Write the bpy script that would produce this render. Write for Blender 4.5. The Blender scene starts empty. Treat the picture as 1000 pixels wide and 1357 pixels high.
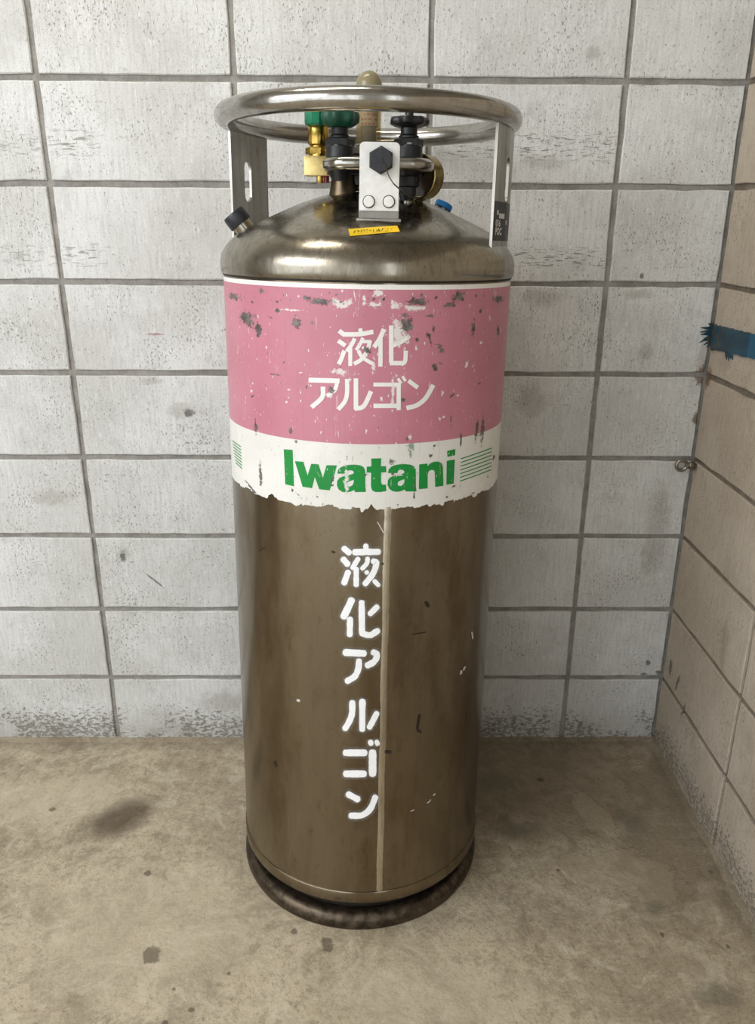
import bpy, bmesh, math, random
import numpy as np
from mathutils import Vector, Matrix
from mathutils.geometry import tessellate_polygon

random.seed(7)
rng = np.random.default_rng(7)
SC = bpy.context.scene
COL = SC.collection
PI = math.pi

# ------------------------------------------------------------------ camera
# solved from the block joints (200 mm courses, 400 mm columns); X = 0 is the right
# wall, Y = 0 the back wall, Z = 0 the floor, metres
FPX = 1067.6
CAM = np.array([-0.77173, -1.84108, 1.32442])
AX = np.array([[0.99994812, -0.0087566, 0.00520335],
               [0.00188974, -0.34248549, -0.93952122],
               [0.01000909, 0.93948231, -0.34245118]])      # right, down, forward
cd = bpy.data.cameras.new('camera')
cam = bpy.data.objects.new('camera', cd)
COL.objects.link(cam)
cd.sensor_fit = 'HORIZONTAL'
cd.sensor_width = 36.0
cd.lens = FPX / 1000 * 36.0
cd.clip_start = 0.02
mw = Matrix.Identity(4)
for i in range(3):
    mw[i][0] = AX[0][i]
    mw[i][1] = -AX[1][i]
    mw[i][2] = -AX[2][i]
    mw[i][3] = CAM[i]
cam.matrix_world = mw
SC.camera = cam

# ------------------------------------------------------------------ world and lights
w = bpy.data.worlds.new('world')
SC.world = w
w.use_nodes = True
bg = w.node_tree.nodes['Background']
bg.inputs[0].default_value = (0.93, 0.97, 1.0, 1)
bg.inputs[1].default_value = 2.3


def area_light(name, loc, target, sx, sy, power, color):
    ld = bpy.data.lights.new(name, 'AREA')
    ld.shape = 'RECTANGLE'
    ld.size, ld.size_y = sx, sy
    ld.energy = power
    ld.color = color
    o = bpy.data.objects.new(name, ld)
    COL.objects.link(o)
    o.location = loc
    d = Vector(target) - Vector(loc)
    o.rotation_euler = d.to_track_quat('-Z', 'Y').to_euler()
    return o


area_light('ceiling_tube_light', (-1.22, -0.52, 2.84), (-1.22, -0.52, 0), 0.8, 0.16, 14, (1.0, 0.93, 0.80))
area_light('skylight_panel', (-3.0, -2.2, 2.7), (-0.9, -0.2, 0.7), 2.0, 1.7, 95, (0.97, 0.98, 1.0))

SC.view_settings.view_transform = 'Standard'
SC.view_settings.look = 'None'
SC.view_settings.gamma = 1.0
SC.view_settings.use_curve_mapping = False
SC.view_settings.exposure = 0.0

# ------------------------------------------------------------------ geometry of the view: pixel -> place
TILT_A = np.array([-0.79030871, -0.36791664, 0.0])           # foot of the tank's axis (it leans a little)
TB = np.array([[9.99931922e-01, -2.90084162e-04, -1.16648214e-02],
               [0.0, 9.99690927e-01, -2.48606039e-02],
               [1.16684278e-02, 2.48589114e-02, 9.99622870e-01]])
O_L = TB @ (CAM - TILT_A)


def wray(px, py):
    return np.array([(px - 500) / FPX, (py - 678.5) / FPX, 1]) @ AX


def on_wall(px, py, axis, val=0.0):
    d = wray(px, py)
    return CAM + d * ((val - CAM[axis]) / d[axis])


def P(px, py, yl):
    """tank-local point seen at a pixel, at local depth yl"""
    d = TB @ wray(px, py)
    return O_L + d * ((yl - O_L[1]) / d[1])


def S(yl, z=1.40):
    """pixels per metre near the tank's head at local depth yl"""
    q = np.array([0, yl, z]) - O_L
    return FPX / ((TB @ AX[2]) @ q)


def on_cyl(px, py, R=0.254):
    d = TB @ wray(px, py)
    a = d[0] ** 2 + d[1] ** 2
    b = O_L[0] * d[0] + O_L[1] * d[1]
    c = O_L[0] ** 2 + O_L[1] ** 2 - R * R
    t = (-b - math.sqrt(max(b * b - a * c, 0))) / a
    return O_L + t * d


def uz(px, py, R=0.254):
    q = on_cyl(px, py, R)
    return (R * math.atan2(q[0], -q[1]), q[2])


DOME = [(.2565, 1.231), (.2585, 1.236), (.2588, 1.250), (.2565, 1.263), (.2475, 1.277), (.237, 1.288), (.223, 1.2985),
        (.20, 1.311), (.179, 1.3205), (.14, 1.338), (.115, 1.348), (.085, 1.358), (.06, 1.365), (.03, 1.370), (0.0, 1.371)]
_dr = np.array(DOME)[::-1]


def dome_z(R):
    return float(np.interp(R, _dr[:-3, 0], _dr[:-3, 1]))


def on_dome(px, py):
    d = TB @ wray(px, py)
    for t in np.arange(.6, 1.8, .0004):
        q = O_L + t * d
        R = math.hypot(q[0], q[1])
        if R < .2588 and q[2] < dome_z(R):
            return q
    return None


# ------------------------------------------------------------------ node helper
def srgb(r, g, b):
    def f(c):
        c /= 255.0
        return c / 12.92 if c <= .04045 else ((c + .055) / 1.055) ** 2.4
    return (f(r), f(g), f(b), 1.0)


class NT:
    def __init__(self, name):
        self.m = bpy.data.materials.new(name)
        self.m.use_nodes = True
        self.t = self.m.node_tree
        self.t.nodes.clear()
        self.out = self.n('ShaderNodeOutputMaterial')

    def n(self, typ, **kw):
        x = self.t.nodes.new(typ)
        for k, v in kw.items():
            setattr(x, k, v)
        return x

    def put(self, sock, v):
        if v is None:
            return
        if hasattr(v, 'is_output') or isinstance(v, bpy.types.NodeSocket):
            self.t.links.new(v, sock)
        else:
            if isinstance(v, (int, float)) and sock.type in ('VECTOR', 'RGBA'):
                v = (v, v, v) if sock.type == 'VECTOR' else (v, v, v, 1)
            sock.default_value = v

    def math(self, op, a, b=0.0, c=None, clamp=False):
        x = self.n('ShaderNodeMath', operation=op, use_clamp=clamp)
        self.put(x.inputs[0], a)
        self.put(x.inputs[1], b)
        if c is not None:
            self.put(x.inputs[2], c)
        return x.outputs[0]

    def vmul(self, a, b):
        x = self.n('ShaderNodeVectorMath', operation='MULTIPLY')
        self.put(x.inputs[0], a)
        self.put(x.inputs[1], b)
        return x.outputs[0]

    def noise(self, vec, scale, detail=3, rough=.55, dist=0.0):
        x = self.n('ShaderNodeTexNoise')
        self.put(x.inputs['Vector'], vec)
        x.inputs['Scale'].default_value = scale
        x.inputs['Detail'].default_value = detail
        x.inputs['Roughness'].default_value = rough
        x.inputs['Distortion'].default_value = dist
        return x.outputs[0]

    def step(self, v, lo, hi, a=0.0, b=1.0):
        x = self.n('ShaderNodeMapRange', interpolation_type='SMOOTHSTEP', clamp=True)
        self.put(x.inputs[0], v)
        for i, q in enumerate((lo, hi, a, b)):
            self.put(x.inputs[1 + i], q)
        return x.outputs[0]

    def mix(self, fac, a, b, mode='MIX'):
        x = self.n('ShaderNodeMix', data_type='RGBA', blend_type=mode)
        self.put(x.inputs[0], fac)
        self.put(x.inputs[6], a)
        self.put(x.inputs[7], b)
        return x.outputs[2]

    def sep(self, v):
        x = self.n('ShaderNodeSeparateXYZ')
        self.put(x.inputs[0], v)
        return x.outputs

    def comb(self, a, b, c):
        x = self.n('ShaderNodeCombineXYZ')
        for i, q in enumerate((a, b, c)):
            self.put(x.inputs[i], q)
        return x.outputs[0]

    def pos(self):
        return self.n('ShaderNodeNewGeometry').outputs['Position']

    def obj(self):
        return self.n('ShaderNodeTexCoord').outputs['Object']

    def ell(self, vec, c, size, rot=(0, 0, 0)):
        """distance in ellipse radii from centre c"""
        x = self.n('ShaderNodeMapping', vector_type='TEXTURE')
        self.put(x.inputs['Vector'], vec)
        x.inputs['Location'].default_value = c
        x.inputs['Rotation'].default_value = rot
        x.inputs['Scale'].default_value = size
        y = self.n('ShaderNodeVectorMath', operation='LENGTH')
        self.put(y.inputs[0], x.outputs[0])
        return y.outputs[1]

    def ells(self, vec, items):
        d = None
        for it in items:
            e = self.ell(vec, *it)
            d = e if d is None else self.math('MINIMUM', d, e)
        return d

    def bump(self, h, strength, dist, nrm=None):
        x = self.n('ShaderNodeBump')
        x.inputs['Strength'].default_value = strength
        x.inputs['Distance'].default_value = dist
        self.put(x.inputs['Height'], h)
        if nrm is not None:
            self.put(x.inputs['Normal'], nrm)
        return x.outputs[0]

    def bsdf(self, color, rough=.5, metal=0.0, normal=None, **kw):
        x = self.n('ShaderNodeBsdfPrincipled')
        self.put(x.inputs['Base Color'], color)
        self.put(x.inputs['Roughness'], rough)
        self.put(x.inputs['Metallic'], metal)
        if normal is not None:
            self.put(x.inputs['Normal'], normal)
        for k, v in kw.items():
            self.put(x.inputs[k.replace('_', ' ')], v)
        return x.outputs[0]

    def done(self, shader):
        self.t.links.new(shader, self.out.inputs[0])
        return self.m


def simple(name, col, rough=.5, metal=0.0, var=.12, scale=40, bump=0.0, **kw):
    T = NT(name)
    v = T.obj()
    n = T.noise(v, scale, 4, .6)
    dark = tuple(c * (1 - var * 2) for c in col[:3]) + (1,)
    c = T.mix(T.step(n, .35, .7), dark, col)
    r = T.step(n, .3, .7, rough * .85, min(1, rough * 1.15))
    nr = T.bump(T.noise(v, scale * 4, 3), bump, .001) if bump else None
    return T.done(T.bsdf(c, r, metal, nr, **kw))


# ------------------------------------------------------------------ mesh helpers
def link(name, me, mat, parent=None, smooth=False):
    o = bpy.data.objects.new(name, me)
    COL.objects.link(o)
    if mat is not None and not me.materials:
        me.materials.append(mat)
    if smooth:
        me.polygons.foreach_set('use_smooth', [True] * len(me.polygons))
    if parent is not None:
        o.parent = parent
    return o


def from_bm(name, bm, mat, parent=None, smooth=False, auto=None):
    me = bpy.data.meshes.new(name)
    bm.normal_update()
    if auto is not None:
        for f in bm.faces:
            f.smooth = True
        for e in bm.edges:
            if len(e.link_faces) == 2 and e.calc_face_angle(0) > math.radians(auto):
                e.smooth = False
    bm.to_mesh(me)
    bm.free()
    return link(name, me, mat, parent, smooth)


def lathe_bm(prof, n=48, mtx=None, bm=None, wob=None):
    bm = bm or bmesh.new()
    rings = []
    for r, z in prof:
        if r < 1e-6:
            rings.append([bm.verts.new((0, 0, z))])
        else:
            rings.append([bm.verts.new((r * math.cos(2 * PI * k / n), r * math.sin(2 * PI * k / n), z)) for k in range(n)])
    fs = []
    for a, b in zip(rings[:-1], rings[1:]):
        if len(a) == 1 and len(b) == 1:
            continue
        for k in range(n):
            k2 = (k + 1) % n
            if len(a) == 1:
                fs.append(bm.faces.new((a[0], b[k2], b[k])))
            elif len(b) == 1:
                fs.append(bm.faces.new((a[k], a[k2], b[0])))
            else:
                fs.append(bm.faces.new((a[k], a[k2], b[k2], b[k])))
    if mtx is not None:
        for v in {v for r_ in rings for v in r_}:
            v.co = mtx @ v.co
    return bm


def lathe(name, prof, mat, parent, n=48, mtx=None, auto=35):
    bm = lathe_bm(prof, n, mtx)
    bmesh.ops.recalc_face_normals(bm, faces=bm.faces)
    return from_bm(name, bm, mat, parent, auto=auto)


def frame(loc, zdir=(0, 0, 1), xdir=None):
    z = Vector(zdir).normalized()
    x = Vector(xdir) if xdir is not None else (Vector((1, 0, 0)) if abs(z.x) < .9 else Vector((0, 1, 0)))
    x = (x - z * x.dot(z)).normalized()
    y = z.cross(x)
    m = Matrix((x, y, z)).transposed().to_4x4()
    m.translation = Vector(loc)
    return m


def tube_bm(pts, r, n=12, bm=None, closed=False, caps=True):
    bm = bm or bmesh.new()
    pts = [Vector(p) for p in pts]
    N = len(pts)
    rings = []
    up = None
    for i, p in enumerate(pts):
        if closed:
            t = pts[(i + 1) % N] - pts[i - 1]
        else:
            t = pts[min(i + 1, N - 1)] - pts[max(i - 1, 0)]
        t.normalize()
        if up is None:
            up = Vector((0, 0, 1)) if abs(t.z) < .9 else Vector((1, 0, 0))
        a = (up - t * up.dot(t)).normalized()
        up = a
        b = t.cross(a)
        rr = r[i] if isinstance(r, (list, tuple)) else r
        rings.append([bm.verts.new(p + (a * math.cos(2 * PI * k / n) + b * math.sin(2 * PI * k / n)) * rr) for k in range(n)])
    pairs = list(zip(rings[:-1], rings[1:]))
    if closed:
        pairs.append((rings[-1], rings[0]))
    for A_, B_ in pairs:
        for k in range(n):
            bm.faces.new((A_[k], A_[(k + 1) % n], B_[(k + 1) % n], B_[k]))
    if caps and not closed:
        bm.faces.new(rings[0][::-1])
        bm.faces.new(rings[-1])
    return bm


def smooth_path(pts, k=6):
    """Catmull-Rom through the points"""
    pts = [np.array(p, float) for p in pts]
    if len(pts) < 3:
        return pts
    q = [2 * pts[0] - pts[1]] + pts + [2 * pts[-1] - pts[-2]]
    out = []
    for i in range(1, len(q) - 2):
        for s in range(k):
            t = s / k
            p0, p1, p2, p3 = q[i - 1], q[i], q[i + 1], q[i + 2]
            out.append(.5 * (2 * p1 + (p2 - p0) * t + (2 * p0 - 5 * p1 + 4 * p2 - p3) * t * t + (3 * p1 - p0 - 3 * p2 + p3) * t ** 3))
    out.append(pts[-1])
    return out


def box_bm(sx, sy, sz, bev=.001, seg=2, mtx=None, bm=None):
    b2 = bmesh.new()
    bmesh.ops.create_cube(b2, size=1)
    bmesh.ops.scale(b2, vec=(sx, sy, sz), verts=b2.verts)
    if bev:
        bmesh.ops.bevel(b2, geom=b2.edges[:], offset=bev, segments=seg, affect='EDGES', profile=.6)
    if mtx is not None:
        b2.transform(mtx)
    if bm is None:
        return b2
    me = bpy.data.meshes.new('t')
    b2.to_mesh(me)
    b2.free()
    bm.from_mesh(me)
    bpy.data.meshes.remove(me)
    return bm


def hex_prof(r, h, ch=.12):
    return [(0, 0), (r * (1 - ch * .5), 0), (r, h * ch), (r, h * (1 - ch)), (r * (1 - ch), h), (0, h)]


def empty(name, loc, label, cat, group=None):
    o = bpy.data.objects.new(name, None)
    COL.objects.link(o)
    o.location = loc
    o.empty_display_size = .1
    o['label'] = label
    o['category'] = cat
    if group:
        o['group'] = group
    return o


# ------------------------------------------------------------------ materials
def wall_marks(T, p, back):
    """worn patches of the blocks, in world metres"""
    def mk(px, py, w_, h_, rot=0):
        ax = 1 if back else 0
        c = on_wall(px, py, ax)
        s = FPX / ((c - CAM) @ AX[2])
        if back:
            return (tuple(c), (w_ / s, .05, h_ / s), (0, rot, 0))
        return (tuple(c), (.05, w_ / s, h_ / s), (rot, 0, 0))
    if back:
        dark = [mk(250, 547, 9, 6, .3), mk(858, 878, 4, 5), mk(872, 891, 5, 4, .5), mk(853, 893, 5, 3), mk(163, 738, 5, 9),
                mk(215, 494, 4, 4), mk(850, 366, 3, 5), mk(206, 770, 18, 1.6, .75)]
        soft = [mk(845, 390, 22, 8), mk(855, 468, 14, 16), mk(240, 545, 22, 12), mk(163, 735, 10, 12), mk(720, 395, 30, 14),
                mk(718, 215, 35, 12), mk(930, 470, 8, 25, .15), mk(200, 505, 20, 6), mk(785, 70, 12, 10), mk(705, 530, 25, 30),
                mk(320, 150, 40, 25), mk(300, 930, 40, 20), mk(870, 700, 20, 90), mk(70, 660, 30, 14)]
        pink = [mk(207, 443, 13, 1.6), mk(325, 245, 8, 3)]
        rust = [mk(932, 497, 13, 17), mk(921, 555, 5, 9)]
    else:
        dark = [mk(888, 884, 6, 14), mk(897, 905, 4, 18, .3), mk(905, 940, 3, 16, .3)]
        soft = [mk(960, 480, 22, 16), mk(960, 850, 14, 40), mk(985, 520, 20, 12)]
        pink = []
        rust = [mk(938, 500, 10, 15)]
    return dark, soft, pink, rust


def paint_block(name, base, lo, back):
    T = NT(name)
    p = T.pos()
    x, y, z = T.sep(p)
    h = x if back else y
    rnd = T.n('ShaderNodeObjectInfo').outputs['Random']
    big = T.noise(p, 3.1, 4, .6)
    med = T.noise(p, 14, 5, .65)
    c = T.mix(T.step(big, .36, .66), lo, base)
    c = T.mix(T.step(med, .52, .78, 0, .55), c, tuple(q * .70 for q in lo[:3]) + (1,))
    c = T.mix(T.math('MULTIPLY', rnd, .22), c, tuple(q * .80 for q in base[:3]) + (1,))
    # brushed vertical streaks
    sv = T.vmul(p, (1, 1, .12))
    st = T.noise(sv, 150, 2, .5)
    c = T.mix(T.step(st, .42, .72, 0, .30), c, tuple(q * .66 for q in lo[:3]) + (1,))
    # white brush ridges
    st2 = T.noise(T.vmul(T.n('ShaderNodeVectorMath', operation='ADD').outputs[0] if False else p, (1, 1, .2)), 210, 2, .5)
    c = T.mix(T.step(st2, .56, .72, 0, .35), c, tuple(min(1, q * 1.18) for q in base[:3]) + (1,))
    # pits
    pv = T.vmul(p, (1, 1, .55))
    pn = T.noise(pv, 250, 4, .68)
    dens = T.step(T.noise(p, 9, 3), .35, .75, .64, .555)
    pit = T.step(T.math('SUBTRACT', pn, dens), 0.0, .05)
    pit2 = T.step(T.noise(T.vmul(p, (1, 1, .8)), 110, 4, .72), .68, .73)
    fines = T.step(T.noise(T.vmul(p, (1, 1, .7)), 420, 2, .6), .54, .68, 0, .30)
    pit = T.math('MAXIMUM', pit, pit2)
    # horizontal tear lines low on some courses
    hv = T.vmul(p, (.16, .16, 1.0))
    tear = None
    for zc, hw in ((1.468, .035), (1.245, .03)):
        win = T.step(T.math('ABSOLUTE', T.math('SUBTRACT', z, zc)), hw, hw * .4)
        tear = win if tear is None else T.math('MAXIMUM', tear, win)
    gate = T.step(T.noise(T.comb(h, 0, 3.7), 2.1, 2), .42, .54)
    tn = T.step(T.noise(hv, 190, 5, .74), .55, .60)
    tear = T.math('MULTIPLY', T.math('MULTIPLY', tear, gate), tn) if back else 0.0
    if back:
        tear = T.math('MULTIPLY', tear, T.step(x, -.235, -.275))
    # flaking at the foot of the wall
    foot = T.step(z, .17, .03)
    fn = T.noise(T.vmul(p, (.6, .8, 1.0)), 120, 5, .72)
    fthr = T.math('SUBTRACT', .70, T.math('MULTIPLY', T.math('MULTIPLY', foot, T.step(T.noise(p, 6, 2), .30, .52)), .22))
    flake = T.step(T.math('SUBTRACT', fn, fthr), 0.0, .035)
    flake = T.math('MULTIPLY', flake, T.step(z, .26, .17))
    c = T.mix(fines, c, srgb(120, 116, 108))
    holes = T.math('MAXIMUM', T.math('MULTIPLY', pit, .85), T.math('MULTIPLY', T.math('MAXIMUM', tear, flake), .95))
    dkc = srgb(92, 88, 80)
    c = T.mix(T.math('MULTIPLY', holes, .72), c, dkc)
    # browner, darker tone low on the wall, broken up by noise
    c = T.mix(T.math('MULTIPLY', T.step(z, .12, .0), T.step(med, .3, .7, .15, .5)), c, srgb(118, 108, 92))
    dark, soft, pink, rust = wall_marks(T, p, back)
    nz = T.math('MULTIPLY', T.math('SUBTRACT', T.noise(p, 95, 4, .7), .5), 2.2)
    nz2 = T.math('MULTIPLY', T.math('SUBTRACT', T.noise(p, 30, 4, .7), .5), 1.8)
    c = T.mix(T.step(T.math('ADD', T.ells(p, soft), nz2), 1.1, .35, 0, .32), c, srgb(120, 108, 92))
    c = T.mix(T.step(T.math('ADD', T.ells(p, rust), nz), 1.1, .5, 0, .8), c, srgb(98, 70, 40))
    c = T.mix(T.step(T.math('ADD', T.ells(p, dark), nz), 1.05, .5, 0, .72), c, srgb(62, 63, 60))
    if pink:
        c = T.mix(T.step(T.math('ADD', T.ells(p, pink), nz), 1.1, .7, 0, .6), c, srgb(150, 80, 90))
    hgt = T.math('SUBTRACT', T.math('ADD', T.math('MULTIPLY', st, .25), T.math('MULTIPLY', med, .3)), holes)
    nr = T.bump(hgt, .55, .0022)
    return T.done(T.bsdf(c, T.step(holes, 0, 1, .72, .95), 0, nr, Specular_IOR_Level=.3))


M = {}
M['block_back'] = paint_block('painted_block', srgb(213, 214, 213), srgb(193, 193, 190), True)
M['block_right'] = paint_block('painted_block_tan', srgb(182, 171, 156), srgb(164, 152, 135), False)


def mortar_mat(name, c0, c1, c2):
    T = NT(name)
    p = T.pos()
    n = T.noise(p, 22, 5, .7)
    f = T.noise(p, 240, 3, .6)
    c = T.mix(T.step(n, .3, .7), c0, c1)
    c = T.mix(T.step(f, .5, .75, 0, .5), c, c2)
    return T.done(T.bsdf(c, .9, 0, T.bump(T.math('ADD', f, n), .6, .002)))


M['mortar'] = mortar_mat('mortar', srgb(126, 123, 117), srgb(156, 153, 147), srgb(98, 95, 90))
M['mortar_right'] = mortar_mat('mortar_tan', srgb(98, 89, 77), srgb(124, 114, 100), srgb(74, 67, 58))


def floor_mat():
    T = NT('concrete')
    p = T.pos()

    def mk(px, py, w_, h_, rot=0):
        c = on_wall(px, py, 2)
        s = FPX / ((c - CAM) @ AX[2])
        q = on_wall(px, py + 4, 2)
        fy = 4 / max(1e-6, abs(q[1] - c[1]))
        return (tuple(c), (w_ / s, h_ / fy, .5), (0, 0, rot))
    big = T.noise(p, 2.6, 5, .6, .6)
    med = T.noise(p, 11, 6, .68, 1.2)
    fine = T.noise(p, 120, 5, .7)
    c = T.mix(T.step(big, .34, .66), srgb(163, 150, 128), srgb(192, 180, 156))
    c = T.mix(T.step(med, .45, .72, 0, .6), c, srgb(139, 128, 110))
    c = T.mix(T.step(fine, .50, .70, 0, .7), c, srgb(116, 105, 88))
    c = T.mix(T.step(T.noise(p, 38, 5, .72), .48, .68, 0, .5), c, srgb(132, 121, 104))
    c = T.mix(T.step(T.noise(p, 300, 3, .6), .52, .68, 0, .45), c, srgb(112, 103, 88))
    c = T.mix(T.step(T.noise(p, 170, 3, .6), .60, .74, 0, .5), c, srgb(205, 196, 176))
    # trowel arcs: stretched noise bent round two centres
    arcs = None
    for cx, cy, sc in ((-1.25, -0.95, 1), (-0.25, -0.35, 1)):
        dx = T.math('SUBTRACT', T.sep(p)[0], cx)
        dy = T.math('SUBTRACT', T.sep(p)[1], cy)
        rr = T.math('SQRT', T.math('ADD', T.math('MULTIPLY', dx, dx), T.math('MULTIPLY', dy, dy)))
        th = T.math('ARCTAN2', dy, dx)
        a = T.noise(T.comb(T.math('MULTIPLY', rr, 26), T.math('MULTIPLY', th, 1.3), cx), 2.2, 5, .68, .7)
        arcs = a if arcs is None else T.math('MULTIPLY', T.math('ADD', arcs, a), .5)
    c = T.mix(T.step(arcs, .50, .64, 0, .30), c, srgb(198, 189, 170))
    c = T.mix(T.step(arcs, .46, .36, 0, .35), c, srgb(132, 120, 101))
    # swirled trowel marks and crusty mottling
    wv = T.noise(p, 5.5, 6, .62, 3.2)
    c = T.mix(T.step(wv, .52, .66, 0, .42), c, srgb(202, 193, 173))
    c = T.mix(T.step(wv, .46, .34, 0, .42), c, srgb(124, 113, 95))
    cr = T.noise(p, 26, 6, .75, 1.0)
    c = T.mix(T.step(cr, .53, .64, 0, .38), c, srgb(120, 110, 93))
    c = T.mix(T.step(cr, .45, .36, 0, .32), c, srgb(206, 198, 180))
    hair = T.step(T.math('ABSOLUTE', T.math('SUBTRACT', T.noise(T.vmul(p, (1, 1.5, 1)), 13, 3, .55, 1.6), .5)), .005, .0, 0, .55)
    c = T.mix(T.math('MULTIPLY', hair, T.step(T.noise(p, 9, 2), .48, .6)), c, srgb(214, 207, 190))
    scr = T.step(T.math('ABSOLUTE', T.math('SUBTRACT', T.noise(p, 7, 4, .6, 2.2), .5)), .006, .0, 0, .5)
    c = T.mix(scr, c, srgb(112, 102, 86))
    nzA = T.math('MULTIPLY', T.math('SUBTRACT', T.noise(p, 16, 5, .65), .5), 1.5)
    nzB = T.math('MULTIPLY', T.math('SUBTRACT', T.noise(p, 60, 4, .65), .5), 2.0)
    # shade in the corner behind the tank, painted into the concrete colour
    corner_shade = T.ells(p, [mk(740, 1040, 190, 85, .1), mk(880, 1090, 75, 140, -.25), mk(640, 1010, 90, 40)])
    c = T.mix(T.step(T.math('ADD', corner_shade, nzA), 1.3, .45, 0, .62), c, srgb(112, 99, 80))
    # pale laitance patches with broken edges
    pale = T.ells(p, [mk(790, 1082, 20, 34, .35), mk(800, 1150, 60, 26, .2), mk(855, 1165, 40, 36), mk(765, 1140, 22, 14)])
    pm = T.step(T.math('ADD', pale, nzA), 1.05, .8)
    c = T.mix(T.math('MULTIPLY', pm, .38), c, srgb(164, 151, 128))
    grey = T.ells(p, [mk(832, 1086, 17, 22, .4), mk(868, 1202, 16, 10, .2), mk(660, 1038, 30, 12), mk(690, 1100, 40, 10, .3),
                      mk(950, 1320, 40, 20)])
    c = T.mix(T.step(T.math('ADD', grey, nzB), 1.1, .5, 0, .5), c, srgb(104, 100, 86))
    edge = T.math('MULTIPLY', T.step(T.math('ABSOLUTE', T.math('SUBTRACT', T.math('ADD', pale, nzA), .98)), .05, .0), .35)
    c = T.mix(edge, c, srgb(96, 86, 70))
    # brighter floor lower left and front: fall of light painted as colour
    lit_floor = T.ells(p, [mk(200, 1230, 210, 110), mk(560, 1320, 160, 70), mk(60, 1060, 120, 40)])
    c = T.mix(T.step(T.math('ADD', lit_floor, nzA), 1.3, .3, 0, .38), c, srgb(198, 188, 166))
    # oil stain and drips
    e0, e1 = on_wall(112, 1106, 2), on_wall(198, 1067, 2)
    ang = math.atan2(e1[1] - e0[1], e1[0] - e0[0])
    ln = math.hypot(e1[1] - e0[1], e1[0] - e0[0]) / 2
    mid = (e0 + e1) / 2
    oil = T.ells(p, [((mid[0], mid[1], 0), (ln * 1.5, ln * .85, .5), (0, 0, ang)),
                     ((mid[0] + .35 * (e1 - mid)[0], mid[1] + .35 * (e1 - mid)[1] + .003, 0), (ln * 1.0, ln * .80, .5), (0, 0, ang))])
    c = T.mix(T.step(T.math('ADD', oil, T.math('MULTIPLY', nzA, .7)), 1.25, .25, 0, .84), c, srgb(80, 68, 52))
    spots = T.ells(p, [mk(201, 1265, 13, 12), mk(433, 1252, 9, 10), mk(390, 1234, 5, 5), mk(196, 1157, 5, 4), mk(253, 1338, 5, 4),
                       mk(230, 1311, 3, 3), mk(303, 1290, 3, 3), mk(964, 1254, 3, 3), mk(739, 1153, 3, 2), mk(941, 1155, 5, 3),
                       mk(218, 1355, 4, 3), mk(877, 1239, 3, 4), mk(70, 1072, 5, 3), mk(716, 1033, 5, 3)])
    c = T.mix(T.step(T.math('ADD', spots, T.math('MULTIPLY', nzB, 1.1)), 1.1, .7, 0, .68), c, srgb(78, 68, 54))
    # darker strip along the wall foot
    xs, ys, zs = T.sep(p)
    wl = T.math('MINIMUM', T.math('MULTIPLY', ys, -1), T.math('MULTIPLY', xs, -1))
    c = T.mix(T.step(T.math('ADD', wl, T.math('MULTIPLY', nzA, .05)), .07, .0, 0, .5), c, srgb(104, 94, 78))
    h = T.math('ADD', T.math('ADD', T.math('MULTIPLY', arcs, .6), T.math('MULTIPLY', cr, .8)), T.math('ADD', T.math('MULTIPLY', med, .8), T.math('MULTIPLY', fine, .5)))
    h = T.math('ADD', h, T.math('MULTIPLY', pm, .25))
    return T.done(T.bsdf(c, T.step(med, .3, .7, .62, .85), 0, T.bump(h, .5, .004), Specular_IOR_Level=.35))


M['floor'] = floor_mat()
M['plaster'] = simple('plaster', srgb(176, 172, 164), .85, 0, .06, 6)


def steel(name, base, stain, rough, streak=(1, 1, .05), samount=.6, aniso=0.0, scale=120, stain_lo=.42, bumpd=.0004, cs=.35, rv=1.0):
    T = NT(name)
    v = T.obj()
    sv = T.vmul(v, streak)
    s1 = T.noise(sv, scale, 4, .6)
    s2 = T.noise(T.vmul(v, (1, 1, .35)), 9, 5, .65)
    c = T.mix(T.step(s2, stain_lo, .72, 0, samount), base, stain)
    c = T.mix(T.step(s1, .45, .75, 0, cs), c, tuple(q * .62 for q in stain[:3]) + (1,))
    dn = T.noise(v, 260, 2, .6)
    c = T.mix(T.step(dn, .69, .74, 0, .7), c, srgb(40, 32, 24))
    c = T.mix(T.step(T.noise(T.vmul(v, (1, 1, .5)), 48, 5, .72), .56, .70, 0, .38), c, tuple(q * .7 for q in stain[:3]) + (1,))
    r = T.math('ADD', T.step(s1, .3, .7, rough * (1 - .2 * rv), rough * (1 + .25 * rv)), T.step(s2, .45, .75, 0, .12 * rv))
    nr = T.bump(T.math('ADD', s1, T.math('MULTIPLY', T.noise(v, 18, 2), 2.0)), .35, bumpd)
    kw = dict(Anisotropic=aniso, Anisotropic_Rotation=.25) if aniso else {}
    return T.done(T.bsdf(c, r, 1.0, nr, **kw))


M['shell_steel'] = steel('shell_steel', srgb(138, 127, 109), srgb(110, 94, 72), .22, samount=.95, bumpd=.00004, aniso=.8, cs=.12, rv=.35, scale=170)
M['dome_steel'] = steel('dome_steel', srgb(160, 154, 141), srgb(112, 104, 90), .22, streak=(1, 1, .3), samount=.8)
M['bright_steel'] = steel('bright_steel', srgb(178, 175, 169), srgb(136, 131, 122), .17, streak=(.4, .4, .4), samount=.5)
M['post_steel'] = steel('post_steel', srgb(162, 159, 152), srgb(126, 121, 113), .34, samount=.6)
M['seam_steel'] = steel('seam_steel', srgb(216, 209, 192), srgb(160, 148, 126), .32, samount=.9, streak=(1, 1, .12), bumpd=.0012)
M['foot_steel'] = simple('rusty_foot_steel', srgb(104, 92, 78), .42, .85, .3, 55, .3)
M['plate_steel'] = simple('satin_plate', srgb(236, 235, 231), .4, .25, .05, 90, .15)  # reflection of the bright front is put into this near-white base
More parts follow.
